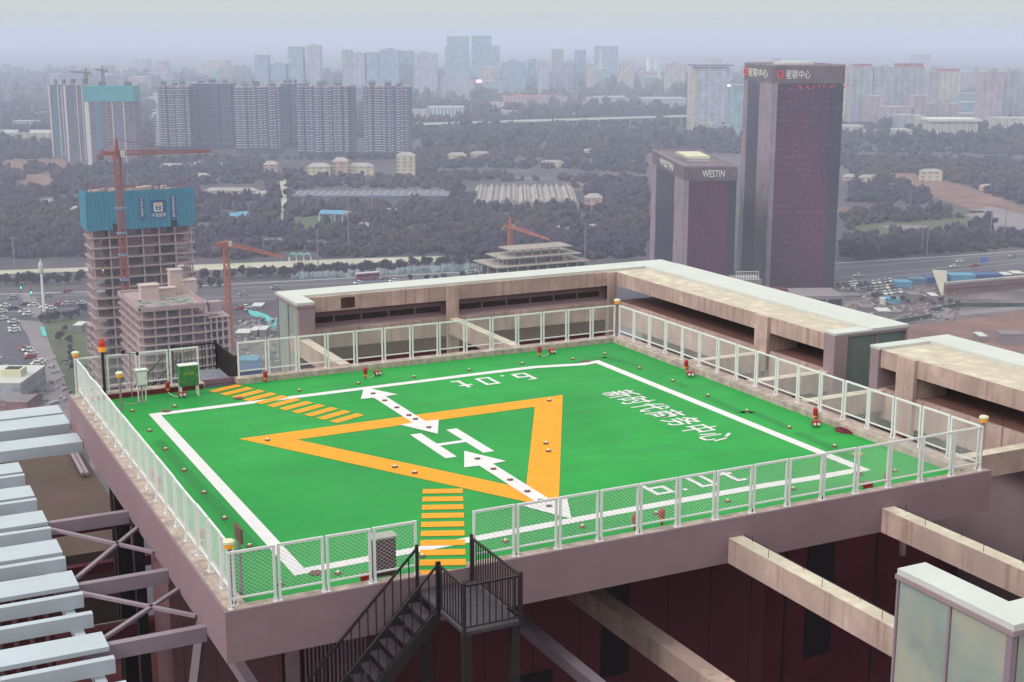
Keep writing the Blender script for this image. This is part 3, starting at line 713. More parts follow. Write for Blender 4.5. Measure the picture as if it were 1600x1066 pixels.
# ---- front glazed corner at the lower right
frame_piece('coping', 'cap', (12.30, -9.12, .80, 29, -8.27, .92), (12.30, -8.269, .80, 13.04, -6.02, .92))
frame_piece('coping_edge', 'pier', (12.26, -9.15, .70, 13.09, -6.0, .799), (13.091, -9.15, .70, 29, -8.24, .799))
frame_piece('glass_panel', 'glass', (12.34, -7.46, -9, 12.40, -6.08, .69)); frame_piece('glass_panel', 'glass', (12.34, -8.95, -9, 12.40, -7.54, .69)); frame_piece('glass_panel', 'glass', (12.5, -9.08, -9, 14.2, -9.02, .69))
frame_piece('mullion', 'steelm', (12.30, -7.53, -9, 12.43, -7.47, .69), (12.30, -6.075, -9, 12.45, -6.02, .69), (12.30, -9.1, -9, 12.44, -8.96, .69))
frame_piece('inner_wall', 'pier', (12.9, -8.4, -9, 13.0, -6.1, .69), (13.0, -8.4, -9, 29, -8.3, .69))

# ================================================================ louvres on the left
lv = thing('louvre_canopy', 'pale blue canopy of parallel steel louvres left of the helipad', 'canopy', (-6, 8, -8))
zl_ = -.9
def wide(y0, y1, x1, zt=zl_): MB().box(-14, y0, zt-.10, x1, y1, zt).build('louvre', M['steel'], lv)
def blade(y, x1, zt=zl_): MB().box(-14, y-.19, zt-.045, x1, y, zt).box(-14, y-.19, zt-.32, x1, y-.15, zt-.0455).build('louvre', M['steel'], lv)
MB().box(-14, 20.66, zl_-.30, -.02, 21.76, zl_).build('louvre', M['steel'], lv); MB().box(-14, 19.18, zl_-.34, -.02, 20.45, zl_).build('louvre', M['steel'], lv); MB().box(-14, 16.87, zl_-.34, -.02, 17.98, zl_).build('louvre', M['steel'], lv)
for y in (14.55, 12.15, 9.8, 7.4, 5.08): wide(y, y+1.0, -2.1)
wide(1.42, 2.25, -2.1); wide(-1.9, -1.05, -2.1)
for y in (14.34, 11.94, 9.45, 7.13, 4.68, 3.47, .98, -.28, -2.5): blade(y, -2.1)
MB().box(-2.52, -6, zl_-.58, -2.30, 17, zl_-.40).build('purlin', M['steel'], lv)
MB().box(-6.5, -6, zl_-.58, -6.28, 17, zl_-.40).build('purlin', M['steel'], lv)
for y in (10.0, 5.35, 1.75): MB().box(-2.6, y-.10, -1.32, -.004, y+.10, -.98).build('steel_beam', M['steelm'], lv)
for a_, c_ in (((-2.1, 9.7), (-.02, 6.8)), ((-2.05, 5.9), (-.02, 8.75)), ((-2.1, 5.0), (-.02, 2.5)), ((-2.1, 2.2), (-.02, 4.2))):
    MB().bar((*a_, -1.06), (*c_, -1.06), .10, .07).build('brace', M['steelm'], lv)

# ================================================================ the ground
def ground_mat():
    m = bpy.data.materials.new('ground_soil_and_grass'); m.use_nodes = True; n = m.node_tree.nodes; l = m.node_tree.links
    bs = n['Principled BSDF']; bs.inputs['Roughness'].default_value = .95
    o = _mix(n, l, _ramp(n, l, _noise(n, l, .012, 6, .6), .42, .60), (.042, .032, .050), (.085, .058, .075))
    o = _mix(n, l, _ramp(n, l, _noise(n, l, .05, 6, .65), .45, .65), o, (.045, .038, .044))
    o = _mix(n, l, _ramp(n, l, _noise(n, l, .004, 3, .5), .55, .66), o, (.10, .08, .085))
    l.new(o, bs.inputs['Base Color']); return m
GR = MB(); n_ = 72; rad = 13500
GR.poly([(rad*math.cos(2*math.pi*i/n_), rad*math.sin(2*math.pi*i/n_), G) for i in range(n_)])
tag(GR.build('ground', ground_mat(), origin=(0, 0, G)), kind='structure')
def sheet(name, pts, lv, m, label=None, kind='structure', cat=None):
    b = MB(); P = [at(*q) for q in pts]
    a = sum(P[i].x*P[(i+1) % len(P)].y-P[(i+1) % len(P)].x*P[i].y for i in range(len(P)))
    if a < 0: P = P[::-1]
    b.poly([(p.x, p.y, G+.05*lv) for p in P]); o = b.build(name, m); return tag(o, label, cat, kind=kind)
M['asph'] = mat('asphalt', (.085, .066, .10), .85, .2, .05, c2=(.115, .092, .125), s2=.012)
M['pave'] = mat('pale_paving', (.26, .21, .23), .85, .15, .05)
M['sand'] = mat('pale_sand_bank', (.52, .47, .38), .95, .2, .03)
M['soil'] = mat('red_brown_soil', (.21, .10, .085), .95, .3, .05, c2=(.29, .16, .12), s2=.03)
M['soil2'] = mat('grey_brown_rubble', (.20, .145, .15), .95, .35, .08, c2=(.11, .08, .09), s2=.06)
M['grass'] = mat('grass', (.105, .115, .06), .95, .2, .03, c2=(.08, .11, .04), s2=.02)
M['water'] = mat('dull_water', (.10, .14, .17), .25, .15, .02)
M['line'] = mat('road_paint', (.55, .53, .50), .7, .1, .05)
sheet('avenue', [(-60, 461), (130, 456), (300, 447), (700, 426), (1000, 419), (1306, 411), (1500, 399), (1700, 384), (1700, 404), (1600, 418), (1450, 433), (1306, 450), (1000, 455), (700, 462), (430, 470), (300, 480), (130, 490), (-60, 499)], 1, M['asph'])
L_far = [(-60, 461.5), (130, 456.6), (300, 447.6), (700, 426.6), (1000, 419.6), (1306, 411.6), (1500, 399.6), (1700, 384.6)]
L_near = [(-60, 498), (130, 489), (300, 479), (430, 469), (700, 461), (1000, 454), (1306, 449), (1450, 432), (1600, 417), (1700, 403)]
def rline(name, pl, wd_, lv, m, z=None):
    b = MB()
    for a0, a1 in zip(pl[:-1], pl[1:]):
        p = at(*a0); q = at(*a1); d = (q-p).normalized(); nn = Vector((-d.y, d.x, 0))*wd_/2; up = Vector((0, 0, .05*lv))
        b.quad(p-nn+up, q-nn+up, q+nn+up, p+nn+up)
    return tag(b.build(name, m), kind='structure')
b_lines = [[(x, y0+(y1-y0)*f) for (x, y0), (x1_, y1) in zip([(-60, 461), (300, 447), (700, 426), (1306, 411), (1700, 384)], [(-60, 499), (300, 480), (700, 462), (1306, 450), (1700, 404)])] for f in (.22, .42, .60, .80)]
rline('avenue_edge', L_far, 1.6, 2, M['line'])
for i, pl in enumerate(b_lines): rline('lane_line', pl, .55 if i != 1 else 1.2, 2, M['line'] if i != 1 else M['grass'])
sheet('embankment_path', [(-60, 425), (130, 418), (300, 414), (560, 404), (700, 400), (704, 408), (560, 414), (300, 423), (130, 424), (-60, 431)], 1, M['sand'])
sheet('canal', [(455, 425), (560, 421), (700, 413), (900, 407), (900, 415), (700, 425), (560, 433), (455, 437)], 1, M['water'])
sheet('silver_channel', [(436, 280), (446, 280), (449, 300), (447, 322), (447, 358), (438, 358), (440, 322), (440, 300)], 1, M['sand'])
sheet('side_street', [(-60, 500), (28, 497), (48, 520), (60, 560), (80, 640), (125, 760), (60, 800), (-60, 800)], 1, M['asph'])
sheet('pavement', [(30, 459), (50, 459), (66, 480), (62, 496), (50, 496)], 2, M['pave'])
sheet('service_lane', [(28, 500), (66, 503), (80, 545), (100, 590), (112, 640), (130, 720), (90, 720), (62, 600), (46, 530)], 2, M['pave'])
sheet('lawn', [(66, 500), (132, 497), (140, 560), (160, 620), (110, 620), (84, 560)], 1, M['grass'])
sheet('building_site_ground', [(140, 560), (380, 505), (440, 520), (440, 700), (140, 760)], 1, M['soil2'])
sheet('red_soil', [(-60, 600), (40, 603), (70, 640), (90, 700), (-60, 720)], 3, M['soil'])
for q in ([(455, 340), (540, 338), (545, 356), (452, 358)], [(770, 333), (842, 331), (846, 341), (772, 342)], [(885, 334), (955, 330), (960, 339), (880, 341)], [(640, 352), (730, 349), (735, 358), (640, 362)], [(302, 350), (345, 347), (350, 362), (302, 366)], [(660, 372), (760, 369), (770, 384), (660, 388)], [(0, 345), (120, 340), (120, 352), (0, 360)], [(1330, 352), (1520, 340), (1530, 352), (1400, 372), (1330, 376)], [(1100, 330), (1160, 328), (1160, 340), (1100, 342)]):
    sheet('lawn', q, 1, M['grass'])
for q in ([(0, 250), (100, 248), (105, 262), (0, 266)], [(30, 275), (80, 270), (90, 290), (40, 296)], [(1308, 324), (1358, 323), (1362, 333), (1308, 336)], [(640, 360), (740, 353), (745, 357), (650, 366)], [(50, 320), (110, 317), (112, 322), (52, 327)]): sheet('bare_ground', q, 1, M['soil'])
sheet('dirt_track', [(1383, 271), (1410, 270), (1475, 282), (1560, 308), (1610, 330), (1640, 350), (1640, 372), (1590, 352), (1500, 322), (1440, 302), (1400, 286)], 1, M['soil'])
sheet('concrete_road', [(1505, 334), (1530, 328), (1545, 322), (1640, 345), (1700, 352), (1700, 402), (1640, 385), (1560, 362)], 2, M['pave'])
sheet('building_site_ground', [(1306, 452), (1450, 436), (1700, 408), (1700, 640), (1250, 640)], 1, M['soil2'])
sheet('red_soil', [(1420, 512), (1600, 486), (1700, 480), (1700, 620), (1420, 560), (1380, 530)], 2, M['soil'])
sheet('red_soil', [(1310, 474), (1372, 466), (1378, 480), (1320, 490)], 2, M['soil'])
sheet('site_road', [(1250, 480), (1330, 468), (1400, 462), (1410, 466), (1340, 476), (1260, 494)], 3, M['pave'])
sheet('site_road', [(1380, 500), (1480, 488), (1600, 478), (1600, 484), (1480, 496), (1400, 508)], 3, M['pave'])

# ================================================================ woods and trees
KEEP = []                                            # polygons of the photograph that stay free of trees
def keep(*pts): KEEP.append(np.array(pts, float))
keep((-60, 452), (300, 440), (520, 428), (1306, 409), (1700, 380), (1700, 900), (-60, 900))
keep((-60, 416), (300, 411), (704, 397), (704, 409), (300, 424), (-60, 431))
keep((437, 240), (446, 240), (450, 300), (449, 360), (437, 360))
keep((455, 296), (520, 293), (695, 296), (712, 316), (460, 314)); keep((715, 283), (880, 283), (940, 322), (760, 330), (720, 300)); keep((910, 304), (942, 304), (945, 326), (912, 328))
for q in ([(455, 340), (540, 338), (545, 356), (452, 358)], [(770, 333), (842, 331), (846, 341), (772, 342)], [(885, 334), (955, 330), (960, 339), (880, 341)], [(640, 352), (730, 349), (735, 358), (640, 362)], [(302, 350), (345, 347), (350, 362), (302, 366)], [(1330, 352), (1520, 340), (1530, 352), (1400, 372), (1330, 376)],
          [(0, 250), (100, 248), (105, 262), (0, 266)], [(30, 275), (80, 270), (90, 290), (40, 296)], [(1308, 324), (1358, 323), (1362, 333), (1308, 336)], [(1383, 271), (1410, 270), (1475, 282), (1560, 308), (1640, 330), (1700, 402), (1560, 362), (1505, 340), (1440, 308)], [(300, 320), (460, 312), (700, 316), (700, 322), (460, 322), (300, 328)],
          [(80, 240), (215, 236), (215, 262), (80, 265)], [(240, 228), (650, 226), (650, 246), (240, 250)], [(410, 250), (650, 250), (650, 282), (410, 272)], [(340, 330), (390, 329), (390, 345), (340, 345)], [(498, 330), (545, 332), (545, 343), (498, 343)], [(1010, 240), (1165, 240), (1165, 420), (1010, 420)], [(1155, 260), (1325, 260), (1320, 470), (1155, 470)], [(440, 392), (500, 392), (500, 412), (440, 412)],
          [(60, 310), (130, 300), (130, 315), (60, 325)], [(310, 290), (420, 285), (420, 312), (310, 312)]):
    KEEP.append(np.array(q, float))
r5 = random.Random(11)
for i in range(44):
    v = r5.uniform(252, 392); u = r5.choice([r5.uniform(0, 120), r5.uniform(305, 1000), r5.uniform(305, 1000), r5.uniform(1320, 1600)]); w_ = r5.uniform(14, 70); h_ = r5.uniform(1.2, 3.2)*(v-150)/150; s_ = r5.uniform(-3, 3)
    q = [(u, v), (u+w_*.5, v-h_*.4+s_*.4), (u+w_, v+s_), (u+w_+3, v+h_*.6+s_), (u+w_*.5, v+h_+s_*.5), (u+2, v+h_*.7)]
    KEEP.append(np.array(q, float)); sheet(('path', 'clearing', 'bare_ground')[i % 3], q, 2, M[('pave', 'grass', 'soil')[i % 3]])
def inside(px_, P):
    x, y = px_[:, 0], px_[:, 1]; r = np.zeros(len(x), bool); j = len(P)-1
    for i in range(len(P)):
        c = ((P[i, 1] > y) != (P[j, 1] > y)) & (x < (P[j, 0]-P[i, 0])*(y-P[i, 1])/(P[j, 1]-P[i, 1]+1e-12)+P[i, 0]); r ^= c; j = i
    return r
def topix(X):
    D = X-np.array(C0); z = D@np.array(FW); return np.stack([800+FPX*(D@np.array(RT))/z, 533-FPX*(D@np.array(UP))/z], 1)
def ico(sub):
    import bmesh
    bm = bmesh.new(); bmesh.ops.create_icosphere(bm, subdivisions=sub, radius=1)
    v = np.array([x.co[:] for x in bm.verts]); f = np.array([[q.index for q in x.verts] for x in bm.faces]); bm.free(); return v, f
I1, I2 = ico(1), ico(2)
def blob_tree(k, nb=8):
    """a far tree: several ragged clumps"""
    r = np.random.default_rng(k); V = []; F = []; o = 0
    for i in range(nb):
        v, f = I1; c = np.array([r.uniform(-.65, .65), r.uniform(-.65, .65), r.uniform(.25, 1.05)]) if i else np.array([0, 0, .55])
        s = r.uniform(.20, .46, 3) if i else np.array([.6, .6, .55]); d = 1+r.uniform(-.35, .35, (len(v), 1))
        V.append(v*s*d+c); F.append(f+o); o += len(v)
    return np.concatenate(V), np.concatenate(F)
def leaf_tree(k, n=420):
    """crown of many leaf clumps round uneven lobes"""
    r = np.random.default_rng(k); lob = [(np.array([0, 0, 1.15]), .55)]+[(np.array([r.uniform(-.5, .5), r.uniform(-.5, .5), r.uniform(.65, 1.55)]), r.uniform(.26, .46)) for _ in range(7)]
    V = []; F = []; o = 0
    for i in range(n):
        c, s = lob[r.integers(len(lob))]; d = r.normal(size=3); d /= np.linalg.norm(d); p = c+d*s*r.uniform(.6, 1.08)
        a = r.normal(size=3); a /= np.linalg.norm(a); b = np.cross(a, r.normal(size=3)); b /= np.linalg.norm(b); w = r.uniform(.07, .16)
        V.append(np.array([p-a*w, p+b*w*.8, p+a*w, p-b*w*.8])); F.append([o, o+1, o+2, o+3]); o += 4
    return np.concatenate(V), F
def leaf_mat(name, c1, c2):
    m = bpy.data.materials.new(name); m.use_nodes = True; n = m.node_tree.nodes; l = m.node_tree.links
    bs = n['Principled BSDF']; bs.inputs['Roughness'].default_value = .85; bs.inputs['Specular IOR Level'].default_value = .15
    g = n.new('ShaderNodeNewGeometry')
    o = _mix(n, l, g.outputs['Random Per Island'], c1, c2)
    o = _mix(n, l, _ramp(n, l, _noise(n, l, .05, 2), .60, .66), o, (.07, .05, .035)); o = _mix(n, l, _ramp(n, l, _noise(n, l, .03, 3), .58, .68), o, (.035, .045, .03))
    o = _mix(n, l, _ramp(n, l, _noise(n, l, .006, 4), .45, .65), o, tuple(.5*(a_+b_) for a_, b_ in zip(c1, (.10, .07, .05))))
    l.new(o, bs.inputs['Base Color']); return m
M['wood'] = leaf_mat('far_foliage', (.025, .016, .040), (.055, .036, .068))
M['woodfar'] = leaf_mat('haze_paled_far_wood', (.06, .065, .09), (.13, .13, .15))  # paler copy of the foliage, haze brightness put into its colour
M['leaf'] = leaf_mat('dark_foliage', (.028, .018, .040), (.065, .045, .065))
M['bark'] = mat('bark', (.09, .07, .06), .9, .2, 1)
def scatter(name, vmin, vmax, spacing, rr, label, seed, umin=-80, umax=1680, nmax=9000, thin=0, nb=8):
    r = np.random.default_rng(seed); a, b_ = at(umin, vmax), at(umax, vmax); c, d = at(umin, vmin), at(umax, vmin)
    xs = [p.x for p in (a, b_, c, d)]; ys = [p.y for p in (a, b_, c, d)]
    nx = int((max(xs)-min(xs))/spacing); ny = int((max(ys)-min(ys))/spacing)
    gx, gy = np.meshgrid(np.arange(nx), np.arange(ny)); P = np.stack([gx.ravel(), gy.ravel()], 1)*spacing+np.array([min(xs), min(ys)])
    P = P+r.uniform(-.5, .5, P.shape)*spacing
    cl = np.sin(P[:, 0]*.013+seed)+np.sin(P[:, 1]*.011+1.7*seed)+np.sin((P[:, 0]+P[:, 1])*.029)
    X = np.c_[P, np.full(len(P), G)]; q = topix(X)
    ok = (q[:, 1] > vmin) & (q[:, 1] < vmax) & (q[:, 0] > umin) & (q[:, 0] < umax) & (cl > -1.6+thin) & (r.uniform(size=len(P)) > .06)
    for K in KEEP: ok &= ~inside(q, K)
    P = P[ok]
    if len(P) > nmax: P = P[r.permutation(len(P))[:nmax]]
    T_ = [blob_tree(seed*10+i, nb) for i in range(8)]; V = []; F = []; o = 0
    for i, p in enumerate(P):
        v, f = T_[i % 8]; s = rr*r.uniform(.45, 1.3); t = r.uniform(0, 6.28); cs, sn = math.cos(t), math.sin(t)
        w = v*np.array([s, s, s*r.uniform(1.0, 1.5)]); w = np.stack([w[:, 0]*cs-w[:, 1]*sn+p[0], w[:, 0]*sn+w[:, 1]*cs+p[1], w[:, 2]-.3*s], 1)
        V.append(w); F.append(f+o); o += len(v)
    V = np.concatenate(V); F = np.concatenate(F)
    me = bpy.data.meshes.new(name); me.vertices.add(len(V)); me.vertices.foreach_set('co', V.ravel().astype(np.float32))
    me.loops.add(len(F)*3); me.loops.foreach_set('vertex_index', F.ravel().astype(np.int32)); me.polygons.add(len(F))
    me.polygons.foreach_set('loop_start', np.arange(0, len(F)*3, 3, dtype=np.int32)); me.polygons.foreach_set('loop_total', np.full(len(F), 3, np.int32))
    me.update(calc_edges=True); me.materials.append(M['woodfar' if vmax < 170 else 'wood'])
    ob = bpy.data.objects.new(name, me); col.objects.link(ob); ob.location = (0, 0, G); tag(ob, label, 'wood', kind='stuff')
    return len(P)
scatter('near_wood', 366, 404, 6.5, 4.2, 'dark wood of mixed trees just beyond the avenue and canal', 1, nb=16, thin=-.9)
scatter('middle_wood', 300, 366, 7.4, 5.0, 'dusky parkland trees between lawns and sheds', 2, thin=-.45, nb=12)
scatter('far_wood', 236, 300, 10.5, 5.6, 'hazy wooded land at the foot of the pale towers', 3, thin=-.1)
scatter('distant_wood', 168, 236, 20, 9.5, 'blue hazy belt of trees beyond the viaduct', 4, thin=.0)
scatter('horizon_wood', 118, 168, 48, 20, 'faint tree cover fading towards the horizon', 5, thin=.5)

# single trees
def mktree(k):
    v, f = leaf_tree(k); t = thing('tree', 'tree', 'tree', (0, 0, 0))
    me = bpy.data.meshes.new('crown'); me.from_pydata([tuple(x) for x in v], [], f); me.materials.append(M['leaf']); me.update()
    c = bpy.data.objects.new('crown', me); col.objects.link(c); c.parent = t
    core = MB().lathe((0, 0, .65), [(.08, 0), (.3, .15), (.38, .5), (.26, .85), (.05, 1.0)], 7)
    me2 = bpy.data.meshes.new('crown_core'); me2.from_pydata(core.v, [], core.f); me2.materials.append(M['leaf'])
    o2 = bpy.data.objects.new('inner_foliage', me2); col.objects.link(o2); o2.parent = c
    b = MB().tube((0, 0, 0), (.02, .01, .8), .055, 7, .03)
    for i in range(5):
        a_ = i*1.3+k; b.tube((.01, 0, .45+.06*i), (.35*math.cos(a_), .35*math.sin(a_), .9+.1*i), .022, 5, .008)
    me3 = bpy.data.meshes.new('trunk'); me3.from_pydata(b.v, [], b.f); me3.materials.append(M['bark'])
    o3 = bpy.data.objects.new('trunk', me3); col.objects.link(o3); o3.parent = t
    return t
TP = [mktree(k) for k in (11, 12, 13, 14)]; used = set()
def trees(pts, lab, grp, h=(2.5, 3.7)):
    for i, q in enumerate(pts):
        p = at(*q); k = random.randrange(4); s = random.uniform(*h); t = TP[k]; lb = lab % nth(i+1)
        if k not in used:
            used.add(k); t.location = p; t.scale = (s*1.05, s*1.05, s); t['label'] = lb; t['group'] = grp; t.rotation_euler[2] = random.uniform(0, 6)
        else: dup(t, p, rz=random.uniform(0, 6), label=lb, group=grp, scale=(s*1.05, s*1.05, s))
def run(u0, v0, u1, v1, n, ju=6, jv=2): return sorted([(u0+(u1-u0)*i/(n-1)+random.uniform(-ju, ju), v0+(v1-v0)*i/(n-1)+random.uniform(-jv, jv)) for i in range(n)])
trees(run(305, 438, 455, 433, 17), '%s tree from the left in the row by the orange crane', 'trees along the far side of the avenue')
trees(run(462, 431, 630, 423, 22), '%s tree from the left in the row beside the canal', 'trees along the far side of the avenue')
trees(run(640, 419, 820, 412, 16), '%s tree from the left behind the louvre wall', 'trees along the far side of the avenue')
trees(run(-10, 447, 128, 440, 18, 5, 4), '%s tree from the left in the belt behind the white mast', 'trees behind the avenue at the left')
trees(run(68, 505, 132, 492, 7, 4, 3), '%s tree from the left at the head of the left lawn', 'trees on the left lawn', (1.9, 2.8))
trees(run(96, 520, 128, 600, 9, 7, 3), '%s tree from the left along the lawn slope', 'trees on the left lawn', (1.6, 2.5))
trees(run(1312, 404, 1535, 386, 34, 4, 7), '%s tree from the left above the right avenue', 'trees above the right avenue', (3.2, 5))
trees(run(1545, 384, 1600, 376, 6, 4, 2), '%s tree from the left by the concrete road at the right', 'trees above the right avenue', (2.8, 4.2))
trees(run(1365, 470, 1500, 480, 10, 6, 5), '%s small tree from the left on the right building site', 'small trees on the building site', (1.4, 2.1))
trees(run(300, 452, 345, 450, 4, 3, 1), '%s tree from the left beside the orange crane mast', 'trees near the orange crane', (2.2, 3.2))
trees(run(640, 440, 760, 434, 7, 8, 2), '%s small tree from the left on the verge behind the louvre wall', 'trees on the verge', (1.7, 2.4))

# ================================================================ buildings
def dirs(ang):
    c, s = math.cos(R(ang)), math.sin(R(ang)); return Vector((c, s, 0)), Vector((-s, c, 0))
AX, AY = dirs(0)
SP = {}
# ---- tall building shell under construction
def shell(name, label, corner, uL, uR, ax, ay, fh, ztop_, slabm, colm, nx, ny, setback=.6, core=True, zwrap=None):
    """open floors with columns; corner = front corner (x, y)"""
    o = Vector((*corner, 0)); w = along(Vector((*corner, ztop_)), ax, uR); dp = along(Vector((*corner, ztop_)), ay, uL)
    t = thing(name, label, 'building', (corner[0], corner[1], G)); n = int((ztop_-G)/fh)
    b = MB()
    for i in range(n+1):
        z = ztop_-i*fh; b.obox(o, ax, ay, w, dp, z-.42, z)
    b.build('floor_slabs', slabm, t)
    b = MB()
    for i in range(nx+1):
        for j in range(ny+1):
            if 0 < i < nx and 0 < j < ny: continue
            b.obox(o+ax*(.7+(w-1.9)*i/nx)+ay*(.7+(dp-1.9)*j/ny), ax, ay, .48, .48, G, ztop_-.43)
    b.build('columns', colm, t)
    b = MB(); b.obox(o+ax*w*.16+ay*dp*.3, ax, ay, w*.66, dp*.5, G, ztop_-.34)
    b.build('inner_core', M['shellcore'], t)
    b = MB()
    for i in range(n):
        z = ztop_-i*fh
        for k in range(nx):
            if random.random() < .62:
                b.obox(o+ax*(.9+(w-1.0)*k/nx)+ay*random.uniform(2.0, 4.0), ax, ay, (w-1.0)/nx*random.uniform(.4, .9), .2, z-fh+.02, z-.35)
    tag(b.build('infill_walls', M['infill'], t), kind='stuff')
    b = MB()
    for i in range(n):
        z = ztop_-i*fh
        for s in range(int(w/2.2)): b.obox(o+ax*(s*2.2+.1)+ay*.05, ax, ay, .07, .07, z, z+1.0)
        b.obox(o+ax*.1+ay*.05, ax, ay, w-.2, .06, z+.98, z+1.04); b.obox(o+ax*.05+ay*.1, ax, ay, .06, dp-.2, z+.98, z+1.04)
    b.build('edge_rails', M['rail'], t)
    return t, o, w, dp, n
M['slab'] = mat('raw_slab_concrete', (.52, .37, .38), .9, .15, .1, c2=(.44, .30, .31), s2=.05)
M['colm'] = mat('column_concrete', (.60, .45, .42), .9, .12, .1)
M['shellcore'] = mat('shell_core', (.10, .045, .065), .95, .3, .15)
M['infill'] = mat('brick_infill', (.30, .16, .18), .95, .25, .2)
M['rail'] = mat('site_rail', (.30, .15, .15), .8, .2, 1)
c = far(139.8, 357, 480); c_top = c.z
t1, o1, w1, d1, n1 = shell('building_shell', 'tall unfinished concrete tower with blue sheeting round its top floors', (c.x, c.y), 129, 303, AX, AY, 3.45, c.z, M['slab'], M['colm'], 6, 3)
zb, zt_ = c.z-.4, ztop(c, 300.5)
M['blue'] = mat('blue_safety_net', (.035, .27, .42), .75, .12, .15, streak=((.02, .12, .22), .5))
def netting(t, o, ax, ay, w, d, z0, z1, m, step=1.35, nm='netting_panel'):
    b = MB(); nW = max(2, int(w/step))
    for i in range(nW): b.obox(o-ax*.4-ay*(.5+.06*(i % 2)), ax, ay, (w+.8)/nW-.10, .12, z0+random.uniform(-.15, .1), z1+random.uniform(-.1, .15), x0=i*(w+.8)/nW)
    b.build(nm, m, t)
    b = MB(); nD = max(2, int(d/step))
    for i in range(nD): b.obox(o-ax*(.62+.06*(i % 2)), ax, ay, .12, (d)/nD-.10, z0+random.uniform(-.15, .1), z1+random.uniform(-.1, .15), y0=i*d/nD)
    b.build(nm, m, t)
    MB().obox(o, ax, ay, w+.1, d, z0+.5, z1-.9, x0=-.3, y0=-.3).build('inner_formwork', mat('formwork', (.12, .10, .13), .9, .2, .3), t)
netting(t1, o1, AX, AY, w1, d1, zb-.6, zt_, M['blue'])
M['bluedk'] = mat('dark_blue_banner', (.03, .09, .28), .7, .05, .2); M['bannerw'] = mat('banner_white', (.85, .85, .82), .7, .03, .3); M['logo_o'] = mat('banner_ochre', (.75, .40, .08), .7, .05, .3)
def fx(u): return along(Vector((o1.x, o1.y, c_top)), AX, u)
def onface(u, v, out=.75):
    x = fx(u); p = o1+AX*x; return x, ztop(p, v)
def ban(u0, v0, u1, v1, m, out, nm='banner'):
    x0, z0 = onface(u0, v1); x1, z1 = onface(u1, v0)
    MB().obox(o1+AX*x0-AY*out, AX, AY, x1-x0, .08, z0, z1).build(nm, m, t1); return (x0+x1)/2, (z0+z1)/2, x1-x0, z1-z0
ban(219, 308, 226, 344, M['bluedk'], .75); ban(267, 305, 276, 342, M['bluedk'], .75); ban(237, 312, 260, 341, M['bluedk'], .75)
ban(241, 316.5, 254.5, 331, M['bannerw'], .86, 'logo_plate')
for k, (u0, v0, u1, v1) in enumerate([(244, 321.5, 246.2, 328.5), (249.5, 321.5, 251.7, 328.5), (244, 326.8, 251.7, 328.6), (246.4, 323.6, 249.4, 325.0)]): ban(u0, v0, u1, v1, M['bluedk'], .97, 'logo_mark')
x0, z0 = onface(243, 321); x1, z1 = onface(252.8, 321); xm_, zm_ = onface(247.8, 317.8)
b = MB(); q = o1-AY*.98; b.bar((q.x+x0, q.y, z0), (q.x+xm_, q.y, zm_), .1, .45); b.bar((q.x+x1, q.y, z1), (q.x+xm_, q.y, zm_), .1, .45); b.build('logo_roof', M['logo_o'], t1)
xq, zq = onface(248.5, 336); text('banner_lettering', '中国建筑', M['bannerw'], t1, basis((o1.x+xq, o1.y-.9, zq), (1, 0, 0), (0, 0, 1)), 1.6, sx=.8)
for uc, s in ((222.5, '安全生产质量第一'), (271.5, '建设美好城市家园')):
    for i, ch in enumerate(s):
        xq, zq = onface(uc, 311+i*4.1 if uc < 250 else 308.5+i*4.1); text('banner_lettering', ch, M['bannerw'], t1, basis((o1.x+xq, o1.y-.9, zq), (1, 0, 0), (0, 0, 1)), 1.0)
# clutter on the tower head
b = MB()
for i in range(60):
    p = o1+AX*random.uniform(.5, w1-1)+AY*random.uniform(.5, d1-2); h = random.uniform(.3, 2.0)
    b.bar((p.x, p.y, zt_-1), (p.x+random.uniform(-.5, .5), p.y, zt_+h), .12)
tag(b.build('rebar', mat('rebar_red', (.30, .06, .05), .8, .3, 1), t1), kind='stuff')
b = MB()
for i in range(14):
    p = o1+AX*random.uniform(.5, w1-4)+AY*random.uniform(.5, d1-3); b.obox(p, AX, AY, random.uniform(1, 4), random.uniform(.8, 2), zt_-.9, zt_+random.uniform(-.3, .5))
tag(b.build('formwork_stacks', M['colm'], t1), kind='stuff')
for u in (176, 267):
    x = fx(u); MB().obox(o1+AX*x-AY*.85, AX, AY, 2.0, .2, zb-.6, zb+1.6).build('net_opening', M['black'], t1)
# ---- lower shell in front
c = far(217, 487, 420)
t2, o2, w2, d2, n2 = shell('building_shell', 'lower unfinished concrete block with green sheeting on its cluttered roof', (c.x, c.y), 183, 325, AX, AY, 2.66, c.z, M['slab'], M['colm'], 5, 4)
b = MB(); zr = c.z
for x0, y0, x1, y1 in ((0, 0, 1, .02), (0, .98, 1, 1), (0, 0, .02, 1), (.98, 0, 1, 1)): b.obox(o2, AX, AY, w2*(x1-x0), d2*(y1-y0), zr, zr+.9, x0=x0*w2, y0=y0*d2)
b.build('parapet', M['slab'], t2)
M['teal'] = mat('teal_sheet', (.16, .42, .38), .8, .3, .4, c2=(.35, .45, .42), s2=.3)
b = MB()
for i in range(60):
    p = o2+AX*random.uniform(.8, w2-3)+AY*random.uniform(.8, d2*.5); b.obox(p, AX, AY, random.uniform(.5, 2.4), random.uniform(.3, 1), zr+.01+.01*i, zr+.15+.01*i)
tag(b.build('roof_sheeting', M['teal'], t2), kind='stuff')
b = MB()
for i in range(70):
    p = o2+AX*random.uniform(.8, w2-2)+AY*random.uniform(.8, d2-2); b.bar((p.x, p.y, zr+.5), (p.x+random.uniform(-1.6, 1.6), p.y+random.uniform(-1, 1), zr+.6+random.uniform(-.1, .6)), .14)
tag(b.build('roof_timber', M['colm'], t2), kind='stuff')
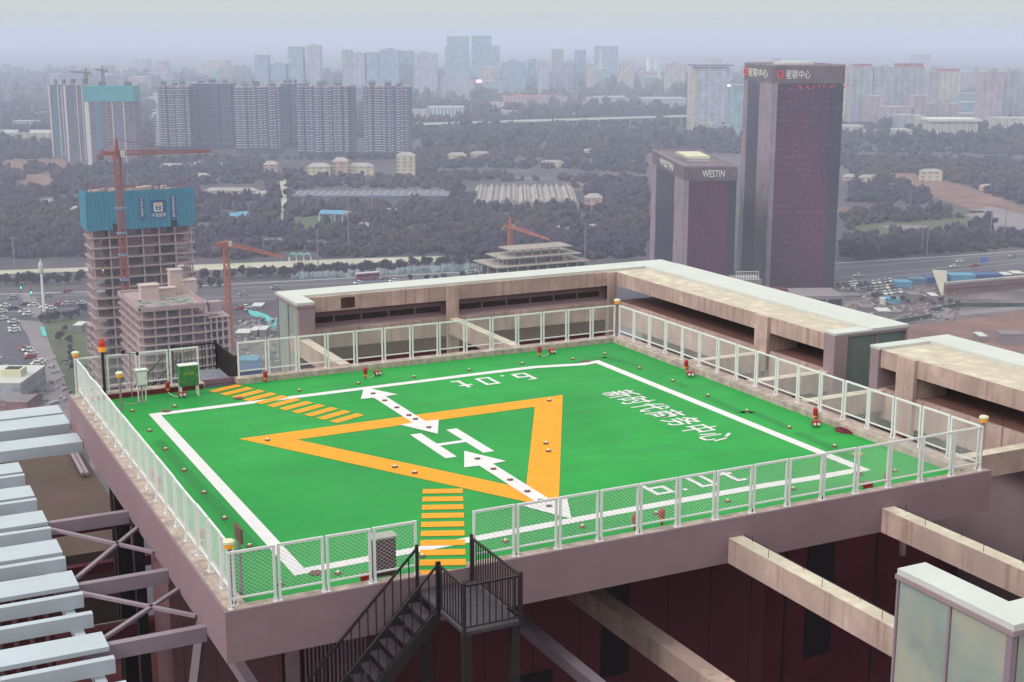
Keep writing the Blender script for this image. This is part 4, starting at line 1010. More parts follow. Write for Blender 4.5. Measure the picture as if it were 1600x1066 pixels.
for (fx0, fy0, w_, d_, h_) in ((.18, .42, 5.5, 4, 5), (.42, .6, 7, 3, 2.6), (.72, .72, 4, 3.5, 7.5), (.90, .70, 4.5, 4, 4.0)):
    MB().obox(o2+AX*w2*fx0+AY*d2*fy0, AX, AY, w_, d_, zr+.01, zr+h_).obox(o2+AX*(w2*fx0-.3)+AY*(d2*fy0-.3), AX, AY, w_+.6, d_+.6, zr+h_+.001, zr+h_+.3).build('stair_head', M['colm'], t2)
# stepped lower wing on its right
wR = along(Vector((o2.x, o2.y, zr-7)), AX, 361)-w2
b = MB(); b2 = MB()
for i in range(1, n2+1):
    z = zr-2.66*i-(1.2 if i == 1 else 0); b.obox(o2+AX*(w2+.02), AX, AY, wR, d2*.9, z-.3, z, y0=.4)
for i in range(4):
    for j in (0, 1, 2): b2.obox(o2+AX*(w2+.6+(wR-1.4)*i/3)+AY*(.6+j*d2*.4), AX, AY, .45, .45, G, zr-4)
b.build('wing_slabs', M['slab'], t2); b2.build('wing_columns', M['colm'], t2)
MB().obox(o2+AX*(w2+2)+AY*4, AX, AY, wR*.7, d2*.5, G, zr-4.2).build('wing_core', M['shellcore'], t2)
MB().obox(o2+AX*(w2+1)+AY*2, AX, AY, wR*.55, 3, zr-2.6, zr+.6).build('wing_head', M['slab'], t2)
# small brown shell left of the tall one
c = far(140, 510, 520); o = Vector((c.x, c.y, 0))
t3 = thing('building_shell', 'small low unfinished block at the foot of the blue sheeted tower', 'building', (c.x, c.y, G)); b = MB(); b2 = MB()
wS = along(c, AX, 165)
for i in range(9): b.obox(o, AX, AY, wS, 9, c.z-2.7*i-.3, c.z-2.7*i)
for i in range(4): b2.obox(o+AX*(wS-.5)*i/3, AX, AY, .4, .4, G, c.z); b2.obox(o+AX*(wS-.5)*i/3+AY*8.3, AX, AY, .4, .4, G, c.z)
b.build('floor_slabs', M['slab'], t3); b2.build('columns', M['colm'], t3); MB().obox(o+AX*1+AY*1.5, AX, AY, wS-2, 6, G, c.z-.5).build('inner_core', M['shellcore'], t3)

# ---- cranes
def lattice(b, p, q, w, n, up=(1, 0, 0), r=.11, taper=1.0, tri=False):
    p = Vector(p); q = Vector(q); d = (q-p).normalized(); a = d.cross(Vector(up)).normalized(); c_ = a.cross(d)
    cs = [(-1, -1), (1, -1), (1, 1), (-1, 1)] if not tri else [(-1, -1), (1, -1), (0, 1)]
    def P(k, i): f = i/n; s = w/2*(1+(taper-1)*f); return p+(q-p)*f+a*cs[k][0]*s+c_*cs[k][1]*s
    m_ = len(cs)
    for k in range(m_):
        b.bar(P(k, 0), P(k, n), r*1.5)
        for i in range(n):
            b.bar(P(k, i), P((k+1) % m_, i), r); b.bar(P(k, i), P((k+1) % m_, i+1), r)
def crane(label, base, ztop_, tip, ctail, mw, m, group='tower cranes over the building sites', r=.12, cap=True, nm='tower_crane'):
    t = thing(nm, label, 'crane', tuple(base), group); x, y = base[0], base[1]; H = ztop_-base[2]
    b = MB(); lattice(b, (x, y, base[2]), (x, y, ztop_), mw, max(6, int(H/mw/1.1)), r=r); b.build('mast', m, t)
    tip = Vector(tip); ctail = Vector(ctail); top = Vector((x, y, ztop_)); d = (tip-top).normalized()
    b = MB(); lattice(b, top+Vector((0, 0, .9)), tip, mw*.75, max(8, int((tip-top).length/1.6)), up=(0, 0, 1), r=r*.9, taper=.55, tri=True); b.build('jib', m, t)
    b = MB(); lattice(b, top+Vector((0, 0, .6)), ctail, mw*.6, 8, up=(0, 0, 1), r=r*.9); b.build('counter_jib', m, t)
    MB().box(ctail.x-1.2, ctail.y-.9, ctail.z-2.4, ctail.x+.8, ctail.y+.9, ctail.z-.5).build('counterweight', M['craneb'], t)
    MB().box(x+mw*.5, y-mw*.7, ztop_-.6, x+mw*.5+1.3, y-mw*.1, ztop_+1.6).build('cab', M['cap'], t)
    apex = top+Vector((0, 0, 5.5 if cap else 2)); b = MB(); lattice(b, top+Vector((0, 0, .8)), apex, mw*.6, 4, r=r, taper=.3)
    b.bar(apex, top+(tip-top)*.55+Vector((0, 0, .6)), r*.7); b.bar(apex, ctail+Vector((0, 0, .5)), r*.7); b.build('tie_rods', m, t)
    MB().tube((x, y, ztop_-.9), (x, y, ztop_-.1), mw*.85, 12).build('slewing_ring', m, t)
    p = top+(tip-top)*.8; MB().bar(p, p-Vector((0, 0, 9)), .06).box(p.x-.3, p.y-.3, p.z-9.6, p.x+.3, p.y+.3, p.z-9).build('hook', M['craneb'], t)
    return t
M['craner'] = mat('red_crane_paint', (.38, .10, .085), .6, .12, .2); M['craneo'] = mat('orange_crane_paint', (.54, .16, .075), .6, .12, .2); M['craneb'] = mat('crane_grey', (.22, .18, .2), .7, .2, .3)
bp = far(197, 470, 462); zt2 = ztop(bp, 243); a_ = far(157, 245, 465); e_ = far(330, 237, 500)
cr1 = crane('tall red tower crane in front of the blue sheeted building shell', (bp.x, bp.y, G), zt2, (e_.x, e_.y, ztop(e_, 236)), (a_.x, a_.y, zt2+.8), 1.9, M['craner'], r=.20)
M['collar'] = mat('pale_blue_collar', (.22, .32, .5), .6, .1, 1)
for v in (325, 364, 398, 437, 470): z = ztop(bp, v); MB().box(bp.x-1.4, bp.y-1.4, z-.25, bp.x+1.4, bp.y+1.4, z+.25).build('tie_collar', M['collar'], cr1)
bp = far(358, 500, 560); zt2 = ztop(bp, 383); a_ = far(337, 379, 556); e_ = far(443, 402, 560)
crane('orange tower crane standing right of the lower building shell', (bp.x, bp.y, G), zt2, e_, (a_.x, a_.y, zt2+.6), 1.9, M['craneo'], r=.22, cap=False)
bp = at(797, 412); zt2 = ztop(bp, 356); a_ = at(787, 412); e_ = far(858, 374, math.hypot(bp.x-CX, bp.y-CY)-12)
crane('small orange tower crane beyond the far concrete frame', (bp.x, bp.y, G), zt2, e_, (a_.x, a_.y, zt2+.8), 1.9, M['craneo'], r=.24, cap=True)

# ---- towers with dark glass, turned a little
def tower2(name, label, uc, vb, dist, uL, uR, vt, ang):
    ax, ay = dirs(ang); c = far(uc, vt, dist); c.z = G; zt = ztop(c, vt); top = Vector((c.x, c.y, zt))
    return thing(name, label, 'building', (c.x, c.y, G)), c, ax, ay, along(top, ax, uR), along(top, ay, uL), zt
def glass_purple(name, c1, c2, c3, fh, bay):
    m = bpy.data.materials.new(name); m.use_nodes = True; n = m.node_tree.nodes; l = m.node_tree.links
    b = n['Principled BSDF']; b.inputs['Roughness'].default_value = .25; b.inputs['Specular IOR Level'].default_value = .6
    co = n.new('ShaderNodeTexCoord'); sx = n.new('ShaderNodeSeparateXYZ'); l.new(co.outputs['Object'], sx.inputs[0])
    z = _math(n, l, 'LESS_THAN', _math(n, l, 'FRACT', _math(n, l, 'DIVIDE', sx.outputs[2], fh)), .12)
    h = _math(n, l, 'LESS_THAN', _math(n, l, 'FRACT', _math(n, l, 'DIVIDE', _math(n, l, 'ADD', sx.outputs[0], sx.outputs[1]), bay)), .14)
    o = _mix(n, l, _ramp(n, l, _noise(n, l, .045, 3, .5, stretch=(1, 1, .35)), .4, .62), c1, c2)  # broad tone patches paint reflections into the glass colour
    o = _mix(n, l, _ramp(n, l, _noise(n, l, .6, 2, .8, stretch=(1, 1, .5)), .55, .7), o, c3)
    o = _mix(n, l, _math(n, l, 'MULTIPLY', _math(n, l, 'MAXIMUM', z, h), .55), o, (.02, .012, .03))
    l.new(o, b.inputs['Base Color']); return m
M['purp'] = glass_purple('plum_curtain_wall', (.060, .017, .055), (.125, .022, .060), (.03, .014, .05), 3.4, 1.5)
M['purpd'] = mat('slate_curtain_wall', (.045, .036, .075), .3, .15, .2)
M['stripe'] = facade('mauve_stone_stripe', (.34, .25, .30), (.24, .17, .22), 3.4, 1.2, 1.0, .25)
M['crown'] = facade('mauve_louvred_crown', (.18, .125, .16), (.11, .08, .11), 40, .9, 1.0, .35)
def glass_tower(name, label, uc, vb, dist, uL, uR, vt, ang, crown, sL, sR, words, wsz, red, fh):
    t, c, ax, ay, W, D, zt = tower2(name, label, uc, vb, dist, uL, uR, vt, ang)
    zc = zt-crown
    MB().obox(c, ax, ay, W-.6, D-.6, G, zc, x0=.3, y0=.3).build('glass_body', M['purp'], t)
    MB().obox(c, ax, ay, W, D, zc+.001, zt-.8, x0=0, y0=0).build('crown', M['crown'], t)
    b = MB()
    for q in ((0, 0, W, .5), (0, D-.5, W, .5), (0, .5, .5, D-1), (W-.5, .5, .5, D-1)): b.obox(c, ax, ay, q[2], q[3], zt-.799, zt, x0=q[0], y0=q[1])
    b.build('parapet', M['stripe'], t)
    MB().obox(c, ax, ay, W*.4, D*.4, zt-.798, zt+.9, x0=W*.3, y0=D*.3).build('roof_plant', M['cap'], t)
    b = MB(); sw = sR*W
    b.obox(c, ax, ay, sw, .4, G, zc, x0=-.02, y0=-.05); b.obox(c, ax, ay, .35, sL*D, G, zc, x0=-.06, y0=.36)
    b.build('corner_stripe', M['stripe'], t)
    MB().obox(c, ax, ay, .4, D*.16, G, zc, x0=-.07, y0=D*.84).build('edge_stripe', M['stripe'], t)
    MB().obox(c, ax, ay, .34, D*(1-sL-.16)-.5, G, zc, x0=.06, y0=sL*D+.36).build('side_glass', M['purpd'], t)
    MB().obox(c, ax, ay, W*.16, .34, G, zc, x0=W*.83, y0=.05).build('edge_glass', M['purpd'], t)
    zm = (zc+zt)/2-.2
    for f_, dx, oo in (('r', ax, -ay*.25), ('l', -ay, -ax*.25)):
        L_ = W if f_ == 'r' else D
        if f_ == 'r': ctr = c+ax*(W*words[1])+oo
        else: ctr = c+ay*(D*(1-words[2]))+oo
        ctr = Vector((ctr.x, ctr.y, zm)); text('sign_lettering', words[0], M['sign'], t, basis(ctr, dx, (0, 0, 1)), wsz, extrude=.08, fit=words[3 if f_ == 'r' else 4]*L_, off=.02)
    return t, c, ax, ay, W, D, zt, zc
M['sign'] = mat('white_sign_letters', (.88, .86, .80), .5, .02, 1); M['signr'] = mat('red_sign_mark', (.62, .03, .04), .5, .05, 1, emit=((.9, .08, .06), .3))
Wt = glass_tower('hotel_tower', 'dark plum glass hotel tower with pale corner stripes and white letters, shorter of the pair', 1070, 470, 640, 1019, 1153, 259, -23, 7.0, .26, .09, ('WESTIN', .545, .49, .42, .40), 4.6, False, 3.2)
b = MB(); t, c, ax, ay, W, D, zt, zc = Wt
for i in range(9): b.obox(c, ax, ay, W*.9, .35, zt+.3, zt+.6, x0=W*.05, y0=D*(.08+.1*i))
b.build('roof_grid', M['stripe'], t); MB().obox(c, ax, ay, W*.45, D*.3, zt+.91, zt+1.9, x0=W*.25, y0=D*.3).build('roof_unit', M['cream'], t)
Tt = glass_tower('office_skyscraper', 'tallest plum glass tower with rows of open windows and red and white roof sign', 1209, 470, 690, 1163.5, 1321.5, 101, -22, 9.0, .42, .07, ('星联中心', .345, .50, .34, .66), 4.6, True, 3.4)
t, c, ax, ay, W, D, zt, zc = Tt
for k, (ctr, dx, sx_) in enumerate(((c+ax*W*.10-ay*.3, ax, 1.0), (c+ay*D*.91-ax*.3, -ay, D/W*1.8))):
    ctr = Vector((ctr.x, ctr.y, (zc+zt)/2-.2)); b = MB(); r_ = 1.7
    for i in range(10):
        a0, a1 = i*R(32)+.5, (i+1)*R(32)+.5
        b.bar(ctr+dx*math.cos(a0)*r_*sx_+Vector((0, 0, math.sin(a0)*r_)), ctr+dx*math.cos(a1)*r_*sx_+Vector((0, 0, math.sin(a1)*r_)), .5)
    b.bar(ctr-dx*.2, ctr+dx*1.3*sx_, .6); b.build('sign_emblem', M['signr'], t)
b = MB(); b2 = MB(); k = 0
M['openw'] = mat('opened_window', (.55, .55, .60), .4, .1, 1)
z = zc-3
while z > G+6:
    row = random.choice([.25, .75, .95]) if z > zc-45 else random.choice([.3, .55, .8])
    u = W*.11
    while u < W-.8:
        if random.random() < row*.62:
            p = c+ax*u-ay*.08; hh = random.uniform(.5, .95); q = Vector((p.x, p.y, z)); b.bar(q, q+ax*random.choice([-.35, .35])-ay*.25+Vector((0, 0, hh)), .22, .06)
        u += 1.75
    z -= 3.0
o = b.build('opened_windows', M['openw'], t); o['kind'] = 'stuff'
for u, dz in ((.36, 0), (.38, -.7), (.47, -.2), (.49, -1), (.56, 0), (.64, -.1), (.70, .1), (.80, -.2), (.84, 0), (.97, .5), (.985, -.3)): p = c+ax*W*u-ay*.22; b2.obox(Vector((p.x, p.y, 0)), ax, ay, .7, .1, zc-1.8+dz, zc-1.0+dz)
b2.build('red_lights', M['signr'], t)
# podium and neighbours of the towers
c = at(1160, 470); c = far(1166, 462, 610); o = Vector((c.x, c.y, 0)); ax, ay = dirs(-23)
t = thing('podium_building', 'low podium with white roof railing between the two plum glass towers', 'building', (c.x, c.y, G))
zp = ztop(c, 438); MB().obox(o, ax, ay, 12, 14, G, zp, x0=-5).build('walls', M['pave'], t)
b = MB()
for i in range(10): b.obox(o, ax, ay, .18, .18, zp, zp+4.0, x0=-4.8+i*1.1, y0=.2)
for zz in (1.6, 3.8): b.obox(o, ax, ay, 10.2, .16, zp+zz, zp+zz+.2, x0=-4.8, y0=.2)
b.build('roof_railing', M['bannerw'], t)
c = far(1240, 505, 560); o = Vector((c.x, c.y, 0)); t = thing('podium_building', 'low podium wing with dark openings and pale frame at the foot of the tallest tower', 'building', (c.x, c.y, G))
zp = ztop(c, 460); MB().obox(o, ax, ay, 34, 18, G, zp-2.2, x0=-14).build('walls', M['purpd'], t)
b = MB().obox(o, ax, ay, 34.6, 18.6, zp-2.19, zp-.8, x0=-14.3, y0=-.3)
for i in range(6): b.obox(o, ax, ay, 1.0, .5, G, zp-2.2, x0=-14+i*6.7, y0=-.32)
b.build('frame', M['pave'], t); MB().obox(o, ax, ay, 8, 6, zp-.79, zp+1.5, x0=-10, y0=3).build('roof_box', M['dark'], t)

# ---- residential towers with balconies
M['res'] = mat('grey_lilac_render', (.15, .14, .22), .85, .12, .05); M['balcb'] = mat('bluish_balcony', (.34, .35, .46), .7, .05, .1); M['balc'] = mat('white_balcony', (.78, .74, .80), .7, .05, .1)
M['endw'] = mat('sunlit_white_end_wall', (.72, .68, .66), .8, .05, .1); M['tealv'] = mat('teal_cladding', (.09, .18, .27), .7, .1, .1)
M['rwin'] = facade('banded_flats', (.115, .09, .20), (.04, .035, .11), 2.62, 3.2, .62, .8)
def block(name, label, u0, u1, vb, vt, depth, m, group=None, cat='building', turn=0, top=True, roofm=None, wname='walls'):
    p0, p1 = at(u0, vb), at(u1, vb); ax = (p1-p0).normalized(); W = (p1-p0).length
    if turn: ax = Matrix.Rotation(R(turn), 3, 'Z') @ ax
    ay = Vector((-ax.y, ax.x, 0)); zt = ztop(p0, vt)
    t = thing(name, label, cat, (p0.x, p0.y, G), group)
    MB().obox(p0, ax, ay, W, depth, G, zt-.3).build(wname, m, t)
    if top: MB().obox(p0, ax, ay, W+.3, depth+.3, zt-.299, zt, x0=-.15, y0=-.15).build('roof', roofm or M['roofg'], t)
    return t, p0, ax, ay, W, zt
M['roofg'] = mat('pale_flat_roof', (.45, .44, .44), .9, .1, .05)
def balconied(label, u0, u1, vb, vt, seed, side=None, zig=True, jag=False, back=None):
    r = random.Random(seed); t, p, ax, ay, W, zt = block('apartment_tower', label, u0, u1, vb, vt, 17, M['rwin'], 'balconied apartment towers in the haze')
    b = MB(); fh = 2.62; n = int((zt-G)/fh); seg = []; x = 0
    while x < W-1: s = r.uniform(3.5, 8); seg.append((x, min(x+s, W), r.uniform(0, 1.0), r.uniform(.8, 2.0))); x += s
    for i in range(1, n+1):
        z = zt-.6-(i-1)*fh
        if z < G+6: break
        for k, (a0, a1, off, dp) in enumerate(seg):
            dz = off if zig else 0
            sh = (i % 2)*1.1 if zig else 0
            gp = (.5, 2.4, .5, 1.4)[k % 4]; d_ = dp+((i+k) % 3)*.25+(abs(n/2-i)*.12 if jag else 0)
            b.obox(p, ax, ay, max(.8, a1-a0-gp-sh), d_, z-.62-dz, z-dz, x0=a0+.2+sh*.5, y0=-d_)
        if jag: b.obox(p, ax, ay, 1.2+(i/n)*5.0, 9, z-.8, z, x0=-1.2-(i/n)*5.0, y0=2)
    tag(b.build('balconies', M['balc' if zig or jag else 'balcb'], t), kind='stuff')
    for k in range(3):
        x0 = W*(.12+.3*k+r.uniform(-.04, .04)); MB().obox(p, ax, ay, W*.13, 6, zt+.001, zt+r.uniform(2.2, 4.5), x0=x0, y0=5).obox(p, ax, ay, W*.16, 7, zt+4.6, zt+5.0, x0=x0-.4, y0=4.5).build('plant_room', M['res'], t)
    if side: MB().obox(p, ax, ay, side, 12, G, zt-1, x0=W+.02, y0=3).build('side_wing', M['res'], t)
    return t
balconied('apartment tower with jagged stepped balconies, leftmost of the white banded row', 251, 300, 236, 134, 3, jag=True)
balconied('broad bluish apartment tower second from the left in the banded row', 302, 368, 233, 130, 4, zig=False)
balconied('apartment tower third from the left in the banded row, left of the narrow grey one', 370, 440, 240, 135, 5)
balconied('narrow grey apartment tower half hidden between two broad banded ones', 441, 470, 232, 130.5, 6, zig=False)
balconied('broadest banded apartment tower with dark right hand wing', 466, 547, 245, 134.5, 7, side=6)
balconied('banded apartment tower standing alone at the right end of the row', 569, 643, 245, 134.5, 8)
def trio(label, u0, u1, vb, vt, net, strip):
    t, p, ax, ay, W, zt = block('apartment_tower', label, u0, u1, vb, vt, 20, facade('red_brown_frame', (.25, .16, .22), (.08, .07, .14), 2.7, 2.4, .55, .8), 'unfinished apartment towers at the left')
    MB().obox(p, ax, ay, W*.09, .6, G, zt-1, x0=-.1, y0=-.35).build('sunlit_white_end_wall', M['endw'], t)  # strip on the front, its white carries sunlight on the end wall
    MB().obox(p, ax, ay, W*strip, .5, G, zt-1.5, x0=W*.2, y0=-.3).build('teal_strip', M['tealv'], t)
    b = MB()
    for f in (.55, .78): b.obox(p, ax, ay, .8, .6, G, zt-1, x0=W*f, y0=-.35)
    b.build('white_ribs', M['endw'], t)
    for f in (.28, .8): MB().obox(p, ax, ay, W*.12, 6, zt+.001, zt+5, x0=W*f, y0=4).build('plant_room', M['res'], t)
    if net: MB().obox(p, ax, ay, W+1.6, 21, zt-14, zt+1.2, x0=-.8, y0=-.8).build('teal_netting', mat('teal_net', (.06, .36, .42), .8, .1, .1), t)
trio('leftmost unfinished apartment tower with pale end wall', 83, 108, 245, 132, False, .35)
trio('middle unfinished apartment tower of the left group', 107, 142, 252, 132, False, .12)
trio('unfinished apartment tower with teal netting round its top', 138, 215, 258, 136, True, .14)
for u, v0, ut, ua, lb in ((143, 112, 118, 150, 'faint grey crane above the middle unfinished tower'), (169, 108, 158, 176, 'faint grey crane above the teal netted tower')):
    bp = at(u, 250); p_ = at(ut, 250); q_ = at(ua, 250); crane(lb, (bp.x, bp.y, ztop(bp, 135)), ztop(bp, v0+3), (p_.x, p_.y, ztop(p_, v0)), (q_.x, q_.y, ztop(q_, v0+2)), 2.4, mat('faded_crane', (.22, .15, .2), .8, .1, .2), r=.35)

# ---- low buildings in the park
M['pink'] = facade('pink_villa_wall', (.60, .38, .33), (.22, .16, .17), 3.3, 3.0, .5, .45); M['crm'] = facade('cream_villa_wall', (.68, .58, .42), (.28, .24, .2), 3.3, 2.6, .5, .45)
M['roofp'] = mat('pale_tiled_roof', (.50, .42, .40), .9, .2, .2, c2=(.36, .33, .33), s2=.1); M['roofr'] = mat('red_roof', (.42, .13, .12), .9, .1, .05)
def house(label, u0, u1, vb, vt, dp, m, rm='roofp', nm='villa', grp=None):
    t, p, ax, ay, W, zt = block(nm, label, u0, u1, vb, vt, dp, m, grp, top=False)
    b = MB(); h = min(dp, W)*.22; A_ = [p-ax*.5-ay*.5, p+ax*(W+.5)-ay*.5, p+ax*(W+.5)+ay*(dp+.5), p-ax*.5+ay*(dp+.5)]; A_ = [Vector((q.x, q.y, zt-.3)) for q in A_]
    e0 = p+ax*min(W*.25, dp*.4)+ay*dp/2; e1 = p+ax*(W-min(W*.25, dp*.4))+ay*dp/2; e0 = Vector((e0.x, e0.y, zt+h)); e1 = Vector((e1.x, e1.y, zt+h))
    b.poly([A_[0], A_[1], e1, e0]).poly([A_[1], A_[2], e1]).poly([A_[2], A_[3], e0, e1]).poly([A_[3], A_[0], e0]).build('roof', M[rm], t); return t
GV = 'low villas below the banded towers'
house('small pink block with flat front standing left of the silver channel', 412, 433, 277, 257, 12, M['pink'], grp=GV)
house('low cream villa right of the silver channel', 479, 516, 276, 261, 14, M['crm'], grp=GV)
house('pink villa between two cream ones below the broadest banded tower', 520, 543, 275, 252, 14, M['pink'], grp=GV)
house('long cream and pink villa right of the pink one', 543, 583, 274, 260, 12, M['crm'], grp=GV)
house('squat cream tower at the foot of the lone banded tower', 620, 648, 279, 243, 12, M['crm'], 'roofp', 'cream_tower', GV)
house('low pale house left of the small pink block', 305, 325, 283, 275, 10, M['pink'], grp=GV); house('low pale house far left behind the blue sheeted tower', 236, 254, 302, 294, 10, M['crm'], grp=GV)
for i, (u0, u1, vb, vt) in enumerate(sorted([(300, 345, 262, 256), (250, 300, 265, 259), (320, 400, 306, 298), (395, 420, 311, 303), (60, 82, 325, 316), (110, 124, 336, 326), (700, 728, 253, 242), (735, 765, 251, 240), (845, 880, 262, 254), (905, 950, 242, 236), (520, 560, 342, 335), (560, 575, 365, 352), (595, 625, 338, 331), (870, 890, 366, 356), (915, 935, 365, 356), (925, 945, 350, 342), (1440, 1472, 284, 268), (1320, 1340, 285, 276), (1345, 1375, 287, 277), (1425, 1440, 333, 325), (1535, 1552, 300, 292)])):
    house(('small %s house in the park woods, %s house from the left' % (('pale', 'cream')[i % 2], nth(i+1))), u0, u1, vb, vt, 9, M[('pink', 'crm')[i % 2]], 'roofp', 'park_house', 'small scattered houses in the woods')
# long shed with white ribs
t, p, ax, ay, W, zt = block('ribbed_shed', 'long low grey shed with slanting white roof ribs', 455, 700, 312, 306, 34, M['res'], roofm=mat('grey_shed_roof', (.20, .18, .24), .8, .15, .05))
for i in range(19):
    x = W*(.02+.052*i); MB().obox(p, ax, ay, .7, 34.4, zt+.002, zt+.8, x0=x, y0=-.2).build('roof_rib', M['roofg'], t)
# market hall of ridged roofs
t, p, ax, ay, W, zt = block('market_hall', 'wide market hall with many pale ridged roofs and arched pink front', 738, 905, 328, 319, 110, M['pink'], top=False)
b = MB(); nr = 16
for i in range(nr):
    x0, x1 = W*i/nr, W*(i+1)/nr; xm_ = (x0+x1)/2; z0, z1 = zt, zt+2.6
    for sgn in (0, 1):
        a0 = p+ax*(x0 if not sgn else x1); a1 = p+ax*xm_
        b.quad((*a0.xy, z0), (*(a0+ay*110).xy, z0), (*(a1+ay*110).xy, z1), (*a1.xy, z1))
    a0, a1, a2 = p+ax*x0, p+ax*x1, p+ax*xm_; b.poly([(*a0.xy, z0), (*a1.xy, z0), (*a2.xy, z1)])
b.build('ridged_roof', M['roofp'], t)
b = MB()
for i in range(22): b.obox(p, ax, ay, W/22*.5, .3, G+1, zt-2.2, x0=W*(i+.2)/22, y0=-.2)
b.build('arches', M['res'], t)
b = MB()
for i in range(9): b.obox(p, ax, ay, 1.2, 110, zt+2.2, zt+3.2, x0=W*(.05+.11*i))
b.build('roof_ribs', M['roofp'], t)
house('small pink house with arched windows right of the market hall', 915, 941, 323, 309, 12, M['pink'])
# gate pavilion, blue canopies
c = at(452, 411); t = thing('gate_pavilion', 'small white pavilion with three arched roofs beyond the avenue', 'pavilion', (c.x, c.y, G)); W = (at(486, 411)-c).length; ax = (at(486, 411)-c).normalized(); ay = Vector((-ax.y, ax.x, 0))
for k in range(3):
    b = MB()
    for i in range(8):
        a0, a1 = math.pi*i/8, math.pi*(i+1)/8; q = lambda a: c+ax*(W*(k+.5)/3-math.cos(a)*W/6.4)
        b.bar((*q(a0).xy, G+3.6+1.8*math.sin(a0)), (*q(a1).xy, G+3.6+1.8*math.sin(a1)), 4.5, .35)
    b.build('roof', M['teal'], t)
for k in range(4):
    q = c+ax*W*k/3; MB().obox(Vector((q.x, q.y, 0)), ax, ay, .6, .6, G, G+3.7, x0=-.3).build('pillar', M['bannerw'], t)
def canopy(label, u0, u1, vb, vt, tilt):
    p0, p1 = at(u0, vb), at(u1, vb); z0, z1 = ztop(p0, vt+tilt), ztop(p1, vt); t = thing('sports_canopy', label, 'canopy', (p0.x, p0.y, G), 'blue canopies by the lawns')
    d = (p1-p0).normalized(); nn = Vector((-d.y, d.x, 0))*14
    b = MB(); b.poly([(*p0.xy, z0), (*p1.xy, z1), (*(p1+nn).xy, z1+1), (*(p0+nn).xy, z0+1)]).build('membrane', M['bluesh'], t)
    for f in (0.02, .33, .66, .98): q = p0+(p1-p0)*f; MB().tube((q.x, q.y, G), (q.x, q.y, z0+(z1-z0)*f), .3, 6).build('pole', M['bannerw'], t)
M['bluesh'] = mat('blue_sheet', (.10, .32, .50), .7, .1, .1)
canopy('blue sports canopy left of the silver channel', 347, 384, 348, 336, 4); canopy('blue sports canopy right of the silver channel', 498, 536, 346, 335, -1)
# ---- white mast
c = at(69, 487); t = thing('light_mast', 'tall white mast with a cylindrical head standing beside the left street', 'mast', (c.x, c.y, G))
z1, z2, z3 = ztop(c, 428), ztop(c, 408), ztop(c, 402)
MB().tube((c.x, c.y, G), (c.x, c.y, z1), .75, 10, .5).build('shaft', M['bannerw'], t); MB().lathe((c.x, c.y, z1+.01), [(.5, 0), (1.0, 1.0), (1.05, z2-z1-1.5), (.4, z2-z1)], 10).build('head', M['cap'], t); MB().tube((c.x, c.y, z2+.02), (c.x, c.y, z3), .2, 6, .06).build('spike', M['bannerw'], t)
# other poles
for i, (u, v0, v1) in enumerate([(23, 420, 372), (389, 352, 320), (497, 415, 360), (545, 395, 318), (582, 340, 300), (914, 405, 350), (1421, 335, 300), (1547, 372, 330), (1569, 375, 325), (100, 478, 442), (996, 206, 185), (1440, 396, 345), (1448, 398, 345), (200, 300, 262), (385, 480, 440)]):
    c = at(u, v0); zt = ztop(c, v1); t = thing('lamp_mast', 'thin grey lamp pole rising %s' % ['beyond the trees at far left', 'beside the left blue canopy', 'between pavilion and canal', 'in the woods above the canal', 'behind the ribbed shed', 'beyond the small orange crane', 'left of the dirt track', 'at the concrete road, left of two', 'at the concrete road, right of two', 'behind the parked cars at left', 'at the viaduct', 'as left leg of a pylon pair above the right avenue', 'as right leg of a pylon pair above the right avenue', 'behind the blue sheeted tower', 'right of the orange crane'][i], 'pole', (c.x, c.y, G), 'thin poles over the city')
    MB().tube((c.x, c.y, G), (c.x, c.y, zt), .38, 6, .25).build('shaft', M['steelm'], t); MB().box(c.x-1.0, c.y-.2, zt, c.x+1.0, c.y+.2, zt+.3).build('arm', M['steelm'], t)
# traffic lights
for u, v, lb in ((33, 449, 'left'), (49, 457, 'right')):
    c = at(u, v+9); zt = ztop(c, v-4); t = thing('traffic_light', 'traffic light glowing green over the left crossing, %s of two' % lb, 'traffic light', (c.x, c.y, G), 'green traffic lights')
    MB().tube((c.x, c.y, G), (c.x, c.y, zt), .15, 6).build('pole', M['black'], t); MB().box(c.x-.5, c.y-.45, zt-2.6, c.x+.5, c.y-.16, zt+.2).build('housing', M['black'], t)
    MB().box(c.x-.28, c.y-.56, zt-2.0, c.x+.28, c.y-.455, zt-.6).build('lamp', mat('green_signal', (.1, .8, .6), .3, .02, 1, emit=((.10, 1.0, .75), 1.3)), t)
# viaduct
p0, p1 = at(560, 208), at(1072, 196); zv0, zv1 = ztop(p0, 197), ztop(p1, 181.5); d = (p1-p0); t = thing('viaduct', 'long pale elevated viaduct crossing the hazy woods', 'viaduct', (p0.x, p0.y, G))
b = MB(); b.bar((p0.x, p0.y, zv0), (p1.x, p1.y, zv1), 12, 2.0); b.build('deck', M['bannerw'], t)
b = MB(); nn = d.normalized().cross(Vector((0, 0, 1)))*4.4; b.bar((p0.x+nn.x, p0.y+nn.y, zv0+1.4), (p1.x+nn.x, p1.y+nn.y, zv1+1.4), .5, .9); b.build('parapet', M['bannerw'], t)
for i in range(30):
    q = p0+d*(i+.5)/30; z = zv0+(zv1-zv0)*(i+.5)/30-.92; MB().box(q.x-1.3, q.y-1.3, G, q.x+1.3, q.y+1.3, z).build('pier', M['roofg'], t)

